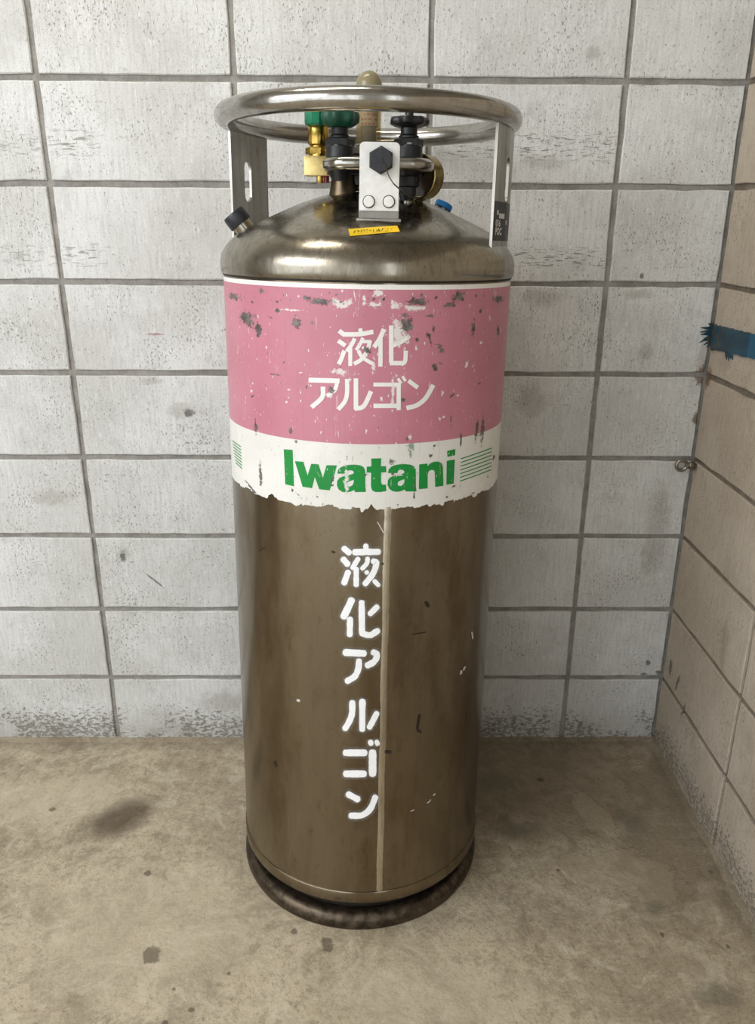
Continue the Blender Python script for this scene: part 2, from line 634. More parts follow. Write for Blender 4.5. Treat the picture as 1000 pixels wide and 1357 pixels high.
M['dark_hollow'] = simple('dark_underside', srgb(38, 32, 26), .8, 0, .2, 30)
M['brass'] = simple('brass', srgb(214, 180, 92), .24, 1.0, .16, 90)
M['dull_brass'] = simple('dull_brass', srgb(172, 152, 100), .28, 1.0, .15, 70)
M['bronze'] = simple('tarnished_bronze', srgb(104, 92, 72), .36, .95, .22, 60)
M['pale_brass'] = simple('pale_brass_block', srgb(232, 208, 140), .36, .85, .1, 130)
M['red_brass'] = simple('red_brass', srgb(120, 42, 40), .4, .5, .15, 60)
M['black_metal'] = simple('black_coated_metal', srgb(36, 36, 40), .36, .1, .25, 120, .25)
M['black_rubber'] = simple('black_plastic', srgb(40, 42, 48), .42, 0, .2, 160, .2)
M['green'] = simple('green_plastic', srgb(4, 128, 90), .42, 0, .16, 60)
M['dark_green'] = simple('dark_green_handwheel', srgb(14, 82, 62), .45, 0, .2, 60)
M['blue'] = simple('blue_plastic', srgb(20, 126, 204), .5, 0, .1, 60)
M['yellow'] = simple('yellow_tape', srgb(246, 204, 20), .5, 0, .05, 60)
M['ink'] = simple('black_ink', srgb(70, 58, 20), .7, 0, .1, 60)
M['white_print'] = simple('white_print', srgb(214, 214, 210), .6, 0, .08, 200)
M['label_black'] = simple('black_sticker', srgb(34, 33, 38), .5, 0, .15, 60)
M['chain'] = simple('bead_chain_steel', srgb(120, 112, 96), .35, .9, .3, 600)
M['lens'] = simple('gauge_window', srgb(84, 70, 54), .22, .1, .3, 40)
M['liquid'] = simple('dark_float', srgb(96, 88, 76), .4, 0, .3, 60)
M['red_print'] = simple('red_print', srgb(188, 52, 50), .6, 0, .1, 200)
M['float_white'] = simple('pale_scale_card', srgb(222, 200, 192), .6, 0, .08, 150)


def clear_mat():
    T = NT('clear_yellowed_tube')
    b = T.bsdf(srgb(214, 206, 178), .12, 0)
    tr = T.n('ShaderNodeBsdfTransparent')
    tr.inputs[0].default_value = srgb(236, 230, 214)
    mx = T.n('ShaderNodeMixShader')
    mx.inputs[0].default_value = .16
    T.t.links.new(tr.outputs[0], mx.inputs[1])
    T.t.links.new(b, mx.inputs[2])
    return T.done(mx.outputs[0])


M['clear'] = clear_mat()


def ball_mat():
    T = NT('yellowed_dome_plastic')
    b = T.bsdf(srgb(158, 148, 116), .2, 0, None, Transmission_Weight=.35, IOR=1.4)
    return T.done(b)


M['ball'] = ball_mat()


# painted bands on the shell: one wear pattern runs through band and lettering
def cc(x, y, w_, h_, rot=0):
    """ellipse on the unrolled shell from a close-up of the band (origin 280,360, 2.381 px per px)"""
    px, py = 280 + x / 2.381, 360 + y / 2.381
    u, z = uz(px, py)
    th = u / .254
    q = on_cyl(px, py)
    s = FPX / ((TB @ AX[2]) @ (q - O_L)) * 2.381
    return ((u, z, 0), (w_ / s / max(.35, math.cos(th)), h_ / s, .5), (0, 0, rot))


DARK = [cc(70, 78, 26, 11), cc(157, 62, 9, 8), cc(112, 148, 34, 24), cc(148, 182, 12, 22), cc(208, 122, 9, 8), cc(345, 96, 40, 12),
        cc(300, 84, 18, 7), cc(650, 92, 36, 16), cc(615, 165, 18, 34, .2), cc(780, 78, 20, 18), cc(752, 104, 20, 8), cc(905, 88, 26, 11),
        cc(827, 178, 8, 24), cc(904, 190, 7, 24), cc(705, 303, 7, 14, .4), cc(680, 200, 4, 9), cc(725, 245, 10, 14),
        cc(690, 140, 16, 5), cc(700, 180, 5, 14, .2), cc(140, 488, 7, 24), cc(250, 505, 5, 14), cc(836, 500, 6, 40), cc(855, 500, 7, 48),
        cc(787, 530, 4, 32), cc(155, 637, 6, 42), cc(132, 690, 26, 4, -.35), cc(115, 668, 18, 3, -.3), cc(568, 600, 9, 9),
        cc(765, 676, 8, 5), cc(270, 160, 16, 18), cc(492, 248, 12, 16), cc(318, 160, 5, 5), cc(845, 352, 5, 4), cc(375, 655, 12, 14),
        cc(205, 325, 22, 2.5), cc(640, 690, 2.5, 40), cc(720, 232, 20, 2.5, -.3), cc(427, 590, 3, 10), cc(890, 585, 6, 9), cc(380, 375, 13, 10),
        cc(300, 365, 4, 5), cc(690, 215, 4, 25, .3), cc(755, 470, 2, 20, .1), cc(270, 700, 1.5, 34, .9)]
WHITE = [cc(405, 100, 42, 14), cc(515, 105, 36, 10), cc(525, 68, 24, 9), cc(580, 106, 24, 12), cc(595, 190, 36, 46, .1), cc(402, 318, 34, 10),
         cc(426, 655, 8, 60), cc(640, 115, 40, 10), cc(578, 640, 30, 5), cc(250, 645, 24, 3), cc(250, 668, 18, 3), cc(628, 520, 7, 10),
         cc(510, 300, 7, 26), cc(572, 380, 5, 60), cc(700, 560, 3, 12), cc(235, 120, 40, 3)]
_r = random.Random(21)
for _k in range(46):
    _y = _r.choice((_r.uniform(60, 130), _r.uniform(60, 540), _r.uniform(540, 740)))
    DARK.append(cc(_r.uniform(110, 880), _y, _r.uniform(2.5, 9), _r.uniform(2.5, 8), _r.uniform(-.6, .6)))
for _k in range(34):
    WHITE.append(cc(_r.uniform(110, 880), _r.uniform(60, 500), _r.uniform(2, 8), _r.uniform(2, 9), _r.uniform(-.6, .6)))
GREEN = [cc(631, 552, 14, 16), cc(628, 575, 5, 12)]


def wear(me):
    """distance to each family of scuffs, per vertex; the ragged outlines come from the material"""
    n = len(me.vertices)
    co = np.empty(n * 3)
    me.vertices.foreach_get('co', co)
    co = co.reshape(-1, 3)
    u = np.arctan2(co[:, 0], -co[:, 1]) * .254
    for nm, items in (('wear_dark', DARK), ('wear_pale', WHITE), ('wear_green', GREEN)):
        d = np.full(n, 4.0)
        for c, sz, rot in items:
            du, dz = u - c[0], co[:, 2] - c[1]
            ca, sa = math.cos(rot[2]), math.sin(rot[2])
            a, b = (du * ca + dz * sa) / sz[0], (-du * sa + dz * ca) / sz[1]
            d = np.minimum(d, np.sqrt(a * a + b * b))
        at = me.attributes.new(nm, 'FLOAT', 'POINT')
        at.data.foreach_set('value', d)


def band_mat(name, base, alt, kind):
    T = NT(name)

    def AT(nm):
        return T.n('ShaderNodeAttribute', attribute_name=nm).outputs['Fac']
    v = T.obj()
    x, y, z = T.sep(v)
    u = T.math('MULTIPLY', T.math('ARCTAN2', x, T.math('MULTIPLY', y, -1)), .254)
    uv = T.comb(u, z, 0)
    n1 = T.noise(uv, 95, 6, .8)
    n2 = T.noise(uv, 8, 4, .6)
    nz = T.math('MULTIPLY', T.math('SUBTRACT', n1, .47), 6.0)
    c = T.mix(T.step(n2, .35, .7, 0, .55), base, alt)
    # rubbed vertical streaks
    sv = T.noise(T.vmul(uv, (1, .05, 1)), 130, 3, .6)
    c = T.mix(T.step(sv, .55, .8, 0, .22), c, tuple(q * .72 for q in alt[:3]) + (1,))
    wht = T.step(T.math('ADD', AT('wear_pale'), nz), 1.1, .75)
    drk = T.step(T.math('ADD', AT('wear_dark'), T.math('MULTIPLY', nz, .85)), 1.08, .82)
    # little scratches and pin-holes
    sp = T.step(T.noise(T.vmul(uv, (1, .55, 1)), 210, 3, .65), .665, .69)
    zone = T.step(T.noise(uv, 5, 2), .36, .56)
    sp = T.math('MULTIPLY', sp, zone)
    sw = T.step(T.noise(T.vmul(T.comb(T.math('ADD', u, 5), z, 0), (1, .35, 1)), 190, 3, .65), .662, .685)
    vs = T.math('MULTIPLY', T.step(T.math('ABSOLUTE', T.math('SUBTRACT', T.noise(T.vmul(uv, (1, .04, 1)), 55, 2, .5), .56)), .004, .001),
                T.step(T.noise(uv, 26, 3, .7), .53, .62))
    if kind != 'white':
        c = T.mix(T.math('MULTIPLY', T.math('MAXIMUM', wht, T.math('MAXIMUM', sw, vs)), .92), c, srgb(222, 219, 214))
    else:
        c = T.mix(T.math('MULTIPLY', wht, .35), c, srgb(172, 168, 156))
        c = T.mix(T.math('MULTIPLY', vs, .6), c, srgb(120, 118, 108))
        grn = T.step(T.math('ADD', AT('wear_green'), T.math('MULTIPLY', nz, .6)), 1.1, .8)
        c = T.mix(T.math('MULTIPLY', grn, .8), c, srgb(98, 132, 112))
    dm = T.math('MAXIMUM', drk, sp)
    dcol = T.mix(T.step(T.noise(uv, 70, 3, .6), .40, .60), srgb(84, 82, 82), srgb(120, 118, 113))
    rim = T.math('MULTIPLY', T.step(drk, .05, .5), T.math('SUBTRACT', 1, drk))
    c = T.mix(T.math('MULTIPLY', dm, .95), c, dcol)
    c = T.mix(T.math('MULTIPLY', rim, .7), c, srgb(54, 44, 44))
    r = T.step(dm, 0, 1, .36, .5)
    hgt = T.math('SUBTRACT', T.math('MULTIPLY', n1, .12), dm)
    return T.done(T.bsdf(c, r, T.math('MULTIPLY', dm, .5), T.bump(hgt, .35, .0008), Specular_IOR_Level=.45))


M['pink'] = band_mat('pink_paint', srgb(192, 124, 140), srgb(179, 110, 126), 'pink')
M['white_band'] = band_mat('white_paint', srgb(226, 225, 220), srgb(208, 206, 198), 'white')
M['white_letter'] = band_mat('white_letter_paint', srgb(234, 233, 230), srgb(222, 221, 217), 'letter')
M['green_letter'] = band_mat('green_letter_paint', srgb(0, 138, 54), srgb(0, 126, 46), 'letter')
M['stencil'] = simple('white_spray_paint', srgb(246, 248, 250), .6, 0, .02, 90)


def halo_mat():
    T = NT('overspray')
    a = T.n('ShaderNodeAttribute', attribute_name='fade').outputs['Fac']
    n = T.noise(T.obj(), 700, 2, .6)
    f = T.math('MULTIPLY', a, T.step(n, .3, .7, .5, 1.0))
    tr = T.n('ShaderNodeBsdfTransparent').outputs[0]
    b = T.bsdf(srgb(186, 186, 188), .7, 0)
    mx = T.n('ShaderNodeMixShader')
    T.put(mx.inputs[0], f)
    T.t.links.new(tr, mx.inputs[1])
    T.t.links.new(b, mx.inputs[2])
    return T.done(mx.outputs[0])


M['halo'] = halo_mat()


def teal_mat():
    T = NT('teal_tape')
    p = T.pos()
    n = T.noise(T.vmul(p, (1, .35, 1)), 26, 5, .7)
    y = T.sep(p)[1]
    c = T.mix(T.step(n, .4, .65), srgb(14, 48, 64), srgb(24, 72, 88))
    c = T.mix(T.step(y, -.19, -.20), c, srgb(12, 78, 104))
    c = T.mix(T.math('MULTIPLY', T.step(T.noise(p, 70, 4, .7), .48, .6), T.step(y, -.11, -.03)), c, srgb(70, 64, 52))
    return T.done(T.bsdf(c, .5, 0, T.bump(n, .3, .001)))


M['teal'] = teal_mat()

# ------------------------------------------------------------------ setting
def slab(name, x0, x1, y0, y1, z0, z1, mat, cuts=0):
    bm = bmesh.new()
    bmesh.ops.create_cube(bm, size=1)
    bmesh.ops.scale(bm, vec=(x1 - x0, y1 - y0, z1 - z0), verts=bm.verts)
    bmesh.ops.translate(bm, vec=((x0 + x1) / 2, (y0 + y1) / 2, (z0 + z1) / 2), verts=bm.verts)
    o = from_bm(name, bm, mat)
    o['kind'] = 'structure'
    return o


JD = .006          # mortar sits this deep behind the block faces
JW = .012
ROOM_L, ROOM_F, ROOM_H = -4.6, -4.6, 2.9
floor = slab('floor', ROOM_L - .2, 1.2, ROOM_F - .2, .2, -.12, 0, M['floor'])
wall_back = slab('wall_back', ROOM_L - .2, .2, JD, .18, -.1, ROOM_H, M['mortar'])
wall_right = slab('wall_right', JD, .18, -2.42, JD, -.1, ROOM_H, M['mortar_right'])
ceiling = slab('ceiling', ROOM_L - .2, .35, ROOM_F - .2, .2, ROOM_H, ROOM_H + .1, M['plaster'])
unseen_front_wall = slab('unseen_front_wall', -1.25, 0.19, ROOM_F - .15, ROOM_F, 0, ROOM_H, M['plaster'])  # added out of view to darken the reflection in the tank's middle
wall_left = slab('wall_left', ROOM_L - .15, ROOM_L, -1.6, .2, 0, ROOM_H, M['plaster'])


def block_mesh(wd, ht, seed):
    """one hollow-block face: uneven arrises, face towards -Y, sides sunk into the mortar"""
    r = random.Random(seed)
    nx, nz = max(4, round(wd / .05)), 4
    out = []
    for i in range(nx):
        out.append((-wd / 2 + wd * i / nx, -ht / 2))
    for i in range(nz):
        out.append((wd / 2, -ht / 2 + ht * i / nz))
    for i in range(nx):
        out.append((wd / 2 - wd * i / nx, ht / 2))
    for i in range(nz):
        out.append((-wd / 2, ht / 2 - ht * i / nz))
    bm = bmesh.new()
    A_, B_, C_ = [], [], []
    for (x, z) in out:
        jx, jz = r.uniform(-.0016, .0010), r.uniform(-.0018, .0012)
        x, z = x + jx, z + jz
        ins = r.uniform(.0012, .0030)
        C_.append(bm.verts.new((x, .016, z)))
        B_.append(bm.verts.new((x, r.uniform(.0012, .0024), z)))
        A_.append(bm.verts.new((x - math.copysign(ins, x), 0, z - math.copysign(ins, z))))
    n = len(out)
    for k in range(n):
        k2 = (k + 1) % n
        bm.faces.new((C_[k], C_[k2], B_[k2], B_[k]))
        bm.faces.new((B_[k], B_[k2], A_[k2], A_[k]))
    bm.faces.new(A_)
    bmesh.ops.recalc_face_normals(bm, faces=bm.faces)
    me = bpy.data.meshes.new('block')
    bm.to_mesh(me)
    bm.free()
    return me


_cache = {}


def block(wd, ht, mat, loc, rz, parent):
    key = (round(wd, 4), round(ht, 4), mat.name)
    if key not in _cache:
        _cache[key] = []
        for s in range(4):
            me = block_mesh(wd, ht, hash(key[:2]) % 1000 + s)
            me.materials.append(mat)
            _cache[key].append(me)
    o = bpy.data.objects.new('block', random.choice(_cache[key]))
    COL.objects.link(o)
    o.parent = parent
    o.location = loc
    o.rotation_euler = (0, 0, rz)
    return o


ZJ = [-.0098] + [.2 * k - .0098 for k in range(1, 12)]
for k in range(10):
    z0, z1 = ZJ[k] + JW / 2, ZJ[k + 1] - JW / 2
    if k == 0:
        z0 = -.012
    # back wall: a part block in the corner, then 400 mm columns
    edges = [(-.2484 + JW / 2, -.004)] + [(-.2484 - .4 * (i + 1) + JW / 2, -.2484 - .4 * i - JW / 2) for i in range(6)]
    for a, b in edges:
        block(b - a, z1 - z0, M['block_back'], ((a + b) / 2, random.uniform(-.0008, .0008), (z0 + z1) / 2), 0, wall_back)
    edges = [(-.4036 + JW / 2, -.0045)] + [(-.4036 - .4 * (i + 1) + JW / 2, -.4036 - .4 * i - JW / 2) for i in range(5)]
    for a, b in edges:
        block(b - a, z1 - z0, M['block_right'], (random.uniform(-.0008, .0008), (a + b) / 2, (z0 + z1) / 2), -PI / 2, wall_right)


# a rough cement fillet where the walls meet the floor
def fillet(name, pts, nrm):
    bm = bmesh.new()
    rows = []
    for i, p in enumerate(pts):
        h = .004 + .004 * rng.random()
        d = .010 + .010 * rng.random()
        p = Vector(p)
        n = Vector(nrm)
        rows.append([bm.verts.new(p + Vector((0, 0, h)) - n * .004), bm.verts.new(p + n * d * .35 + Vector((0, 0, h * .55))),
                     bm.verts.new(p + n * d), bm.verts.new(p + n * d + Vector((0, 0, -.01))), bm.verts.new(p - n * .004 + Vector((0, 0, -.01)))])
    for a, b in zip(rows[:-1], rows[1:]):
        for k in range(5):
            bm.faces.new((a[k], b[k], b[(k + 1) % 5], a[(k + 1) % 5]))
    bm.faces.new(rows[0])
    bm.faces.new(rows[-1][::-1])
    bmesh.ops.recalc_face_normals(bm, faces=bm.faces)
    o = from_bm(name, bm, M['floor'], smooth=False, auto=60)
    o['kind'] = 'structure'
    return o


fillet('trim_1', [(x, 0, 0) for x in np.arange(-2.6, 0.001, .025)], (0, -1, 0))
fillet('trim_2', [(0, y, 0) for y in np.arange(-2.0, -.019, .025)], (-1, 0, 0))

# ------------------------------------------------------------------ the tank
tank = empty('gas_cylinder', tuple(TILT_A),
             'tall stainless steel gas cylinder with pink and white painted bands on the concrete floor', 'gas cylinder')
rm = Matrix((TB[0], TB[1], TB[2])).transposed()
tank.rotation_euler = rm.to_euler()
tank_rot = rm

RS = .2535
shell = lathe('shell', [(.2535, .084), (.2535, .3), (.2535, .6), (.2535, .9), (.2535, 1.2), (.2535, 1.2335)], M['shell_steel'], tank, 160)
lathe('bottom_rim', [(.20, .052), (.246, .052), (.2525, .0555), (.2555, .060), (.2558, .0815), (.2545, .0838), (.2525, .0842)], M['shell_steel'], tank, 160)
lathe('dome', [(.2525, 1.2318)] + DOME, M['dome_steel'], tank, 160)
lathe('dome_joint', [(.2535, 1.2275), (.2552, 1.2283), (.2556, 1.2305), (.2552, 1.2328), (.2535, 1.2335)], M['dark_hollow'], tank, 128)

# foot ring stands flat on the floor although the tank above it leans a little
skirt = lathe('foot_skirt', [(.216, .06), (.222, .06), (.222, .006), (.216, .006)], M['dark_hollow'], tank, 96)
foot = lathe('base_ring', [(.214, 0.0), (.214, .020), (.222, .024), (.232, .029), (.240, .0315), (.248, .030), (.2545, .0245), (.2575, .016),
                           (.258, .004), (.2565, 0.0), (.214, 0.0)], M['foot_steel'], tank, 128)
foot.rotation_euler = rm.inverted().to_euler()

# polished longitudinal weld
us, zs_ = uz(513, 700)
bm = bmesh.new()
rows = []
for i, z in enumerate(np.linspace(.0845, .874, 110)):
    row = []
    hw = .0062 + .0008 * rng.random()
    for k, (f, hgt) in enumerate(((-1, -.0004), (-.6, .0008), (0, .0013 + .0003 * rng.random()), (.6, .0008), (1, -.0004))):
        th = (us + f * hw + .0006 * math.sin(z * 31)) / RS
        R = RS + hgt
        row.append(bm.verts.new((R * math.sin(th), -R * math.cos(th), z)))
    rows.append(row)
for a, b in zip(rows[:-1], rows[1:]):
    for k in range(4):
        bm.faces.new((a[k], a[k + 1], b[k + 1], b[k]))
o = from_bm('weld_seam', bm, M['seam_steel'], shell, smooth=True)


def band(name, mat, z0, z1, R, n=900, jag=None, parent=None):
    bm = bmesh.new()
    lo, hi = [], []
    zz = []
    for k in range(n):
        th = 2 * PI * k / n
        zz.append(z0 + (jag[k] if jag is not None else 0))
    zs = list(np.linspace(0, 1, max(4, int((z1 - z0) / .002))))
    grid = []
    for k in range(n):
        th = 2 * PI * k / n
        grid.append([bm.verts.new((R * math.sin(th), -R * math.cos(th), zz[k] + (z1 - zz[k]) * s)) for s in zs])
    for k in range(n):
        a, b = grid[k], grid[(k + 1) % n]
        for j in range(len(zs) - 1):
            bm.faces.new((a[j], b[j], b[j + 1], a[j + 1]))
    o = from_bm(name, bm, mat, parent, smooth=True)
    wear(o.data)
    return o


RP = .2541
NJ = 900
jag = np.zeros(NJ)
a_ = 0
for k in range(NJ):
    if rng.random() < .12:
        a_ = rng.normal(0, .0022)
    jag[k] = a_ + rng.normal(0, .0006)
for c_, wd_, dz in ((-.06, 10, .006), (.012, 5, .010), (.11, 14, .004), (-.17, 8, .006), (-.12, 6, -.004), (.2, 10, .003)):
    k0 = int((c_ / RP) / (2 * PI) * NJ)
    for k in range(-wd_, wd_):
        jag[(k0 + k) % NJ] += dz * (1 - abs(k) / wd_)
pink = band('pink_band', M['pink'], .980, 1.2185, RP, parent=tank)
pink['label'] = 'chipped pink painted band with white characters'
whiteb = band('white_band', M['white_band'], .870, .980, RP, NJ, jag, parent=tank)
whiteb['label'] = 'white painted band with ragged lower edge and green lettering'
wl = band('white_line', M['white_letter'], 1.2185, 1.2255, RP, parent=tank)


# --- lettering: shapes drawn in a close-up's pixels, laid on the curved shell
def wrap(px, py, R):
    u, z = uz(px, py, R)
    q = on_cyl(px, py, R)
    return q


def poly_on_shell(name, loops, mat, parent, R, step=4.0):
    """filled outline (first loop) with holes, cut into narrow strips so that it follows the curve"""
    vs = [[Vector((x, y, 0)) for x, y in lp] for lp in loops]
    tris = tessellate_polygon(vs)
    flat = [v for lp in vs for v in lp]
    bm = bmesh.new()
    bv = [bm.verts.new(v) for v in flat]
    for t in tris:
        try:
            bm.faces.new([bv[i] for i in t])
        except ValueError:
            pass
    x0 = min(v.x for v in flat)
    x1 = max(v.x for v in flat)
    x = x0 + step
    while x < x1:
        bmesh.ops.bisect_plane(bm, geom=bm.verts[:] + bm.edges[:] + bm.faces[:], plane_co=(x, 0, 0), plane_no=(1, 0, 0), dist=1e-5)
        x += step
    for v in bm.verts:
        v.co = wrap(v.co.x, v.co.y, R)
    for f in bm.faces:
        f.normal_update()
        c = f.calc_center_median()
        if f.normal.dot(Vector((c.x, c.y, 0))) < 0:
            f.normal_flip()
    o = from_bm(name, bm, mat, parent, smooth=True)
    wear(o.data)
    return o


def stroke_polys(strokes, off, sc, rounded, grow=0.0):
    """each stroke (points, width) -> outline in photo pixels"""
    res = []
    for pts, wd in strokes:
        pts = [np.array((off[0] + x / sc, off[1] + y / sc)) for x, y in pts]
        wd = wd / sc / 2 + grow
        path = smooth_path(pts, 6) if len(pts) > 2 and not (len(pts) == 3 and False) else pts
        if len(pts) == 2:
            n = max(2, int(np.linalg.norm(pts[1] - pts[0]) / 3))
            path = [pts[0] + (pts[1] - pts[0]) * i / n for i in range(n + 1)]
        res.append((path, wd))
    return res


def ribbon(bm, path, wd, R, rounded=True, fade=None, jit=0.0):
    L = []
    for i, p in enumerate(path):
        t = path[min(i + 1, len(path) - 1)] - path[max(i - 1, 0)]
        t = t / np.linalg.norm(t)
        nrm = np.array((-t[1], t[0]))
        j = 1 + (rng.normal(0, jit) if jit else 0)
        L.append([p + nrm * wd * j, p, p - nrm * wd * j])
    if rounded:
        caps = []
        for end, sgn in ((0, -1), (-1, 1)):
            p = path[end]
            q = path[1] if end == 0 else path[-2]
            t = (p - q) / np.linalg.norm(p - q)
            nrm = np.array((-t[1], t[0])) * (1 if end == -1 else -1)
            c = []
            for a in (30, 60, 80):
                e = p + t * wd * math.sin(math.radians(a)) * .8
                hw = wd * math.cos(math.radians(a))
                c.append([e + nrm * hw, e, e - nrm * hw])
            caps.append(c)
        L = caps[0][::-1] + L + caps[1]
    rows = [[bm.verts.new(wrap(q[0], q[1], R)) for q in row] for row in L]
    if fade is not None:
        for k, row in enumerate(rows):
            end = k in (0, 1, len(rows) - 1, len(rows) - 2)
            for j, v in enumerate(row):
                v[fade] = .55 if (j == 1 and not end) else 0.0
    for a, b in zip(rows[:-1], rows[1:]):
        for k in range(2):
            f = bm.faces.new((a[k], a[k + 1], b[k + 1], b[k]))
            f.normal_update()
            c = f.calc_center_median()
            if f.normal.dot(Vector((c.x, c.y, 0))) < 0:
                f.normal_flip()


def character(name, strokes, off, sc, mat, parent, R, rounded=False, jit=0.0):
    bm = bmesh.new()
    for i, (path, wd) in enumerate(stroke_polys(strokes, off, sc, rounded)):
        ribbon(bm, path, wd, R + i * .00002, rounded, None, jit)
    o = from_bm(name, bm, mat, parent, smooth=True)
    wear(o.data)
    return o


def sharp(*pts):
    """keep the corners of a stroke: points doubled up closely"""
    out = []
    for i, p in enumerate(pts):
        if 0 < i < len(pts) - 1:
            a, b = np.array(pts[i - 1], float), np.array(p, float)
            c = np.array(pts[i + 1], float)
            out.append(tuple(b + (a - b) * .04))
            out.append(tuple(b + (c - b) * .04))
        else:
            out.append(p)
    return out


RL = RP + .0004
OFF, SCL = (400, 420), 5.263
B1 = [  # 液
    ([(258, 96), (300, 128)], 32), ([(295, 122), (400, 120), (498, 104)], 32), ([(405, 80), (412, 120)], 28),
    ([(252, 166), (302, 200)], 30), ([(295, 235), (275, 290), (256, 330)], 30),
    ([(368, 150), (345, 195), (312, 240)], 28), ([(337, 215), (337, 342)], 27),
    ([(425, 145), (405, 190), (378, 232)], 24), ([(418, 172), (482, 172)], 24), ([(475, 165), (455, 235), (415, 295), (362, 328)], 28),
    ([(392, 235), (425, 285), (500, 330)], 26), ([(420, 210), (440, 228)], 18)]
B2 = [  # 化
    ([(572, 84), (540, 155), (502, 212)], 32), ([(548, 150), (546, 346)], 30), ([(622, 60), (622, 320)], 32),
    ([(612, 322), (700, 322)], 32), ([(690, 330), (718, 310), (724, 235)], 30), ([(750, 132), (700, 170), (625, 205)], 28)]
B3 = [  # ア
    ([(46, 440), (262, 446)], 34), ([(246, 450), (228, 510), (172, 552)], 28), ([(146, 486), (140, 560), (66, 630)], 32)]
B4 = [  # ル
    ([(314, 432), (314, 530), (298, 590), (252, 646)], 30), ([(376, 428), (376, 645)], 32), ([(366, 640), (430, 622), (482, 518)], 32)]
B5 = [  # ゴ
    ([(498, 472), (690, 472)], 28), ([(674, 470), (674, 650)], 30), ([(498, 620), (680, 620)], 32), ([(668, 428), (692, 464)], 20),
    ([(700, 414), (722, 448)], 20)]
B6 = [  # ン
    ([(742, 444), (808, 494)], 30), ([(728, 636), (800, 616), (862, 566), (916, 474)], 32)]
for st in (B1, B2, B3, B4, B5, B6):
    character('character', st, OFF, SCL, M['white_letter'], pink, RL)

# green wordmark
o5, o6, s5 = (365, 580), (515, 580), 6.667


def lt(off, *loops):
    return [[(off[0] + x / s5, off[1] + y / s5) for x, y in lp] for lp in loops]


def rnd(lp, k=4):
    """round an outline"""
    p = smooth_path(list(lp) + [lp[0]], k)
    return [tuple(q) for q in p[:-1]]


W_I = [(72, 102), (150, 108), (162, 430), (85, 412)]
W_w = [(170, 207), (245, 213), (282, 335), (315, 230), (380, 236), (417, 355), (450, 243), (542, 246), (478, 466), (385, 456), (346, 348), (322, 446), (238, 434)]
W_a = [(545, 318), (552, 285), (575, 262), (610, 247), (650, 240), (700, 238), (745, 244), (775, 258), (790, 285), (792, 330), (792, 430), (798, 479), (702, 481),
       (694, 462), (665, 476), (630, 484), (585, 478), (555, 455), (541, 420), (545, 380), (565, 355), (600, 340), (650, 330), (688, 318), (690, 302), (676, 290),
       (650, 288), (634, 298), (630, 318)]
W_ah = [(690, 372), (690, 395), (680, 418), (660, 432), (638, 430), (630, 415), (635, 396), (655, 384)]
W_t = [(845, 185), (933, 182), (930, 253), (975, 251), (977, 305), (932, 308), (932, 395), (940, 415), (975, 415), (978, 472), (930, 480), (880, 480), (852, 466), (842, 430),
       (843, 310), (805, 308), (805, 256), (846, 254)]
W_n = [(268, 236), (340, 228), (342, 252), (365, 228), (400, 212), (440, 212), (468, 228), (478, 262), (482, 425), (410, 435), (405, 305), (398, 288), (375, 284), (352, 298),
       (343, 325), (343, 448), (265, 455)]
W_d = [(515, 118), (588, 100), (585, 155), (518, 170)]
W_s = [(512, 205), (583, 192), (573, 405), (508, 416)]
# the second a is the first one moved to its place in the right-hand close-up
sh = [(x - 553, y - 5) for x, y in W_a]
shh = [(x - 553, y - 5) for x, y in W_ah]
for lp in (lt(o5, W_I), lt(o5, W_w), lt(o5, W_a, W_ah), lt(o5, W_t), lt(o6, sh, shh), lt(o6, W_n), lt(o6, W_d), lt(o6, W_s)):
    pass
poly_on_shell('letter', lt(o5, W_I), M['green_letter'], whiteb, RL)
poly_on_shell('letter', lt(o5, W_w), M['green_letter'], whiteb, RL)
poly_on_shell('letter', lt(o5, W_a, W_ah), M['green_letter'], whiteb, RL)
poly_on_shell('letter', lt(o5, W_t), M['green_letter'], whiteb, RL)
poly_on_shell('letter', lt(o6, sh, shh), M['green_letter'], whiteb, RL)
poly_on_shell('letter', lt(o6, W_n), M['green_letter'], whiteb, RL)
li = poly_on_shell('letter', lt(o6, W_s), M['green_letter'], whiteb, RL)
bm = bmesh.new()
bm.from_mesh(li.data)
tmp = poly_on_shell('t', lt(o6, W_d), M['green_letter'], None, RL)
bm.from_mesh(tmp.data)
bpy.data.objects.remove(tmp)
bm.to_mesh(li.data)
bm.free()
for at in list(li.data.attributes):
    if at.name.startswith('wear'):
        li.data.attributes.remove(at)
wear(li.data)
for i in range(7):
    dy = 33.0 * i
    character('stripe', [([(636 - i * 1.3, 187 + dy), (775 - i, 141 + dy * .98), (910 - i * .5, 92 + dy * .96)], 8.5)], o6, s5, M['green_letter'], whiteb, RL)
for i in range(8):
    dy = 40.0 * i
    character('stripe', [([(122 + i * 6, 330 + dy), (178 + i * 4.5, 371 + dy), (234 + i * 2, 408 + dy)], 11)], (295, 550), 9.69, M['green_letter'], whiteb, RL)

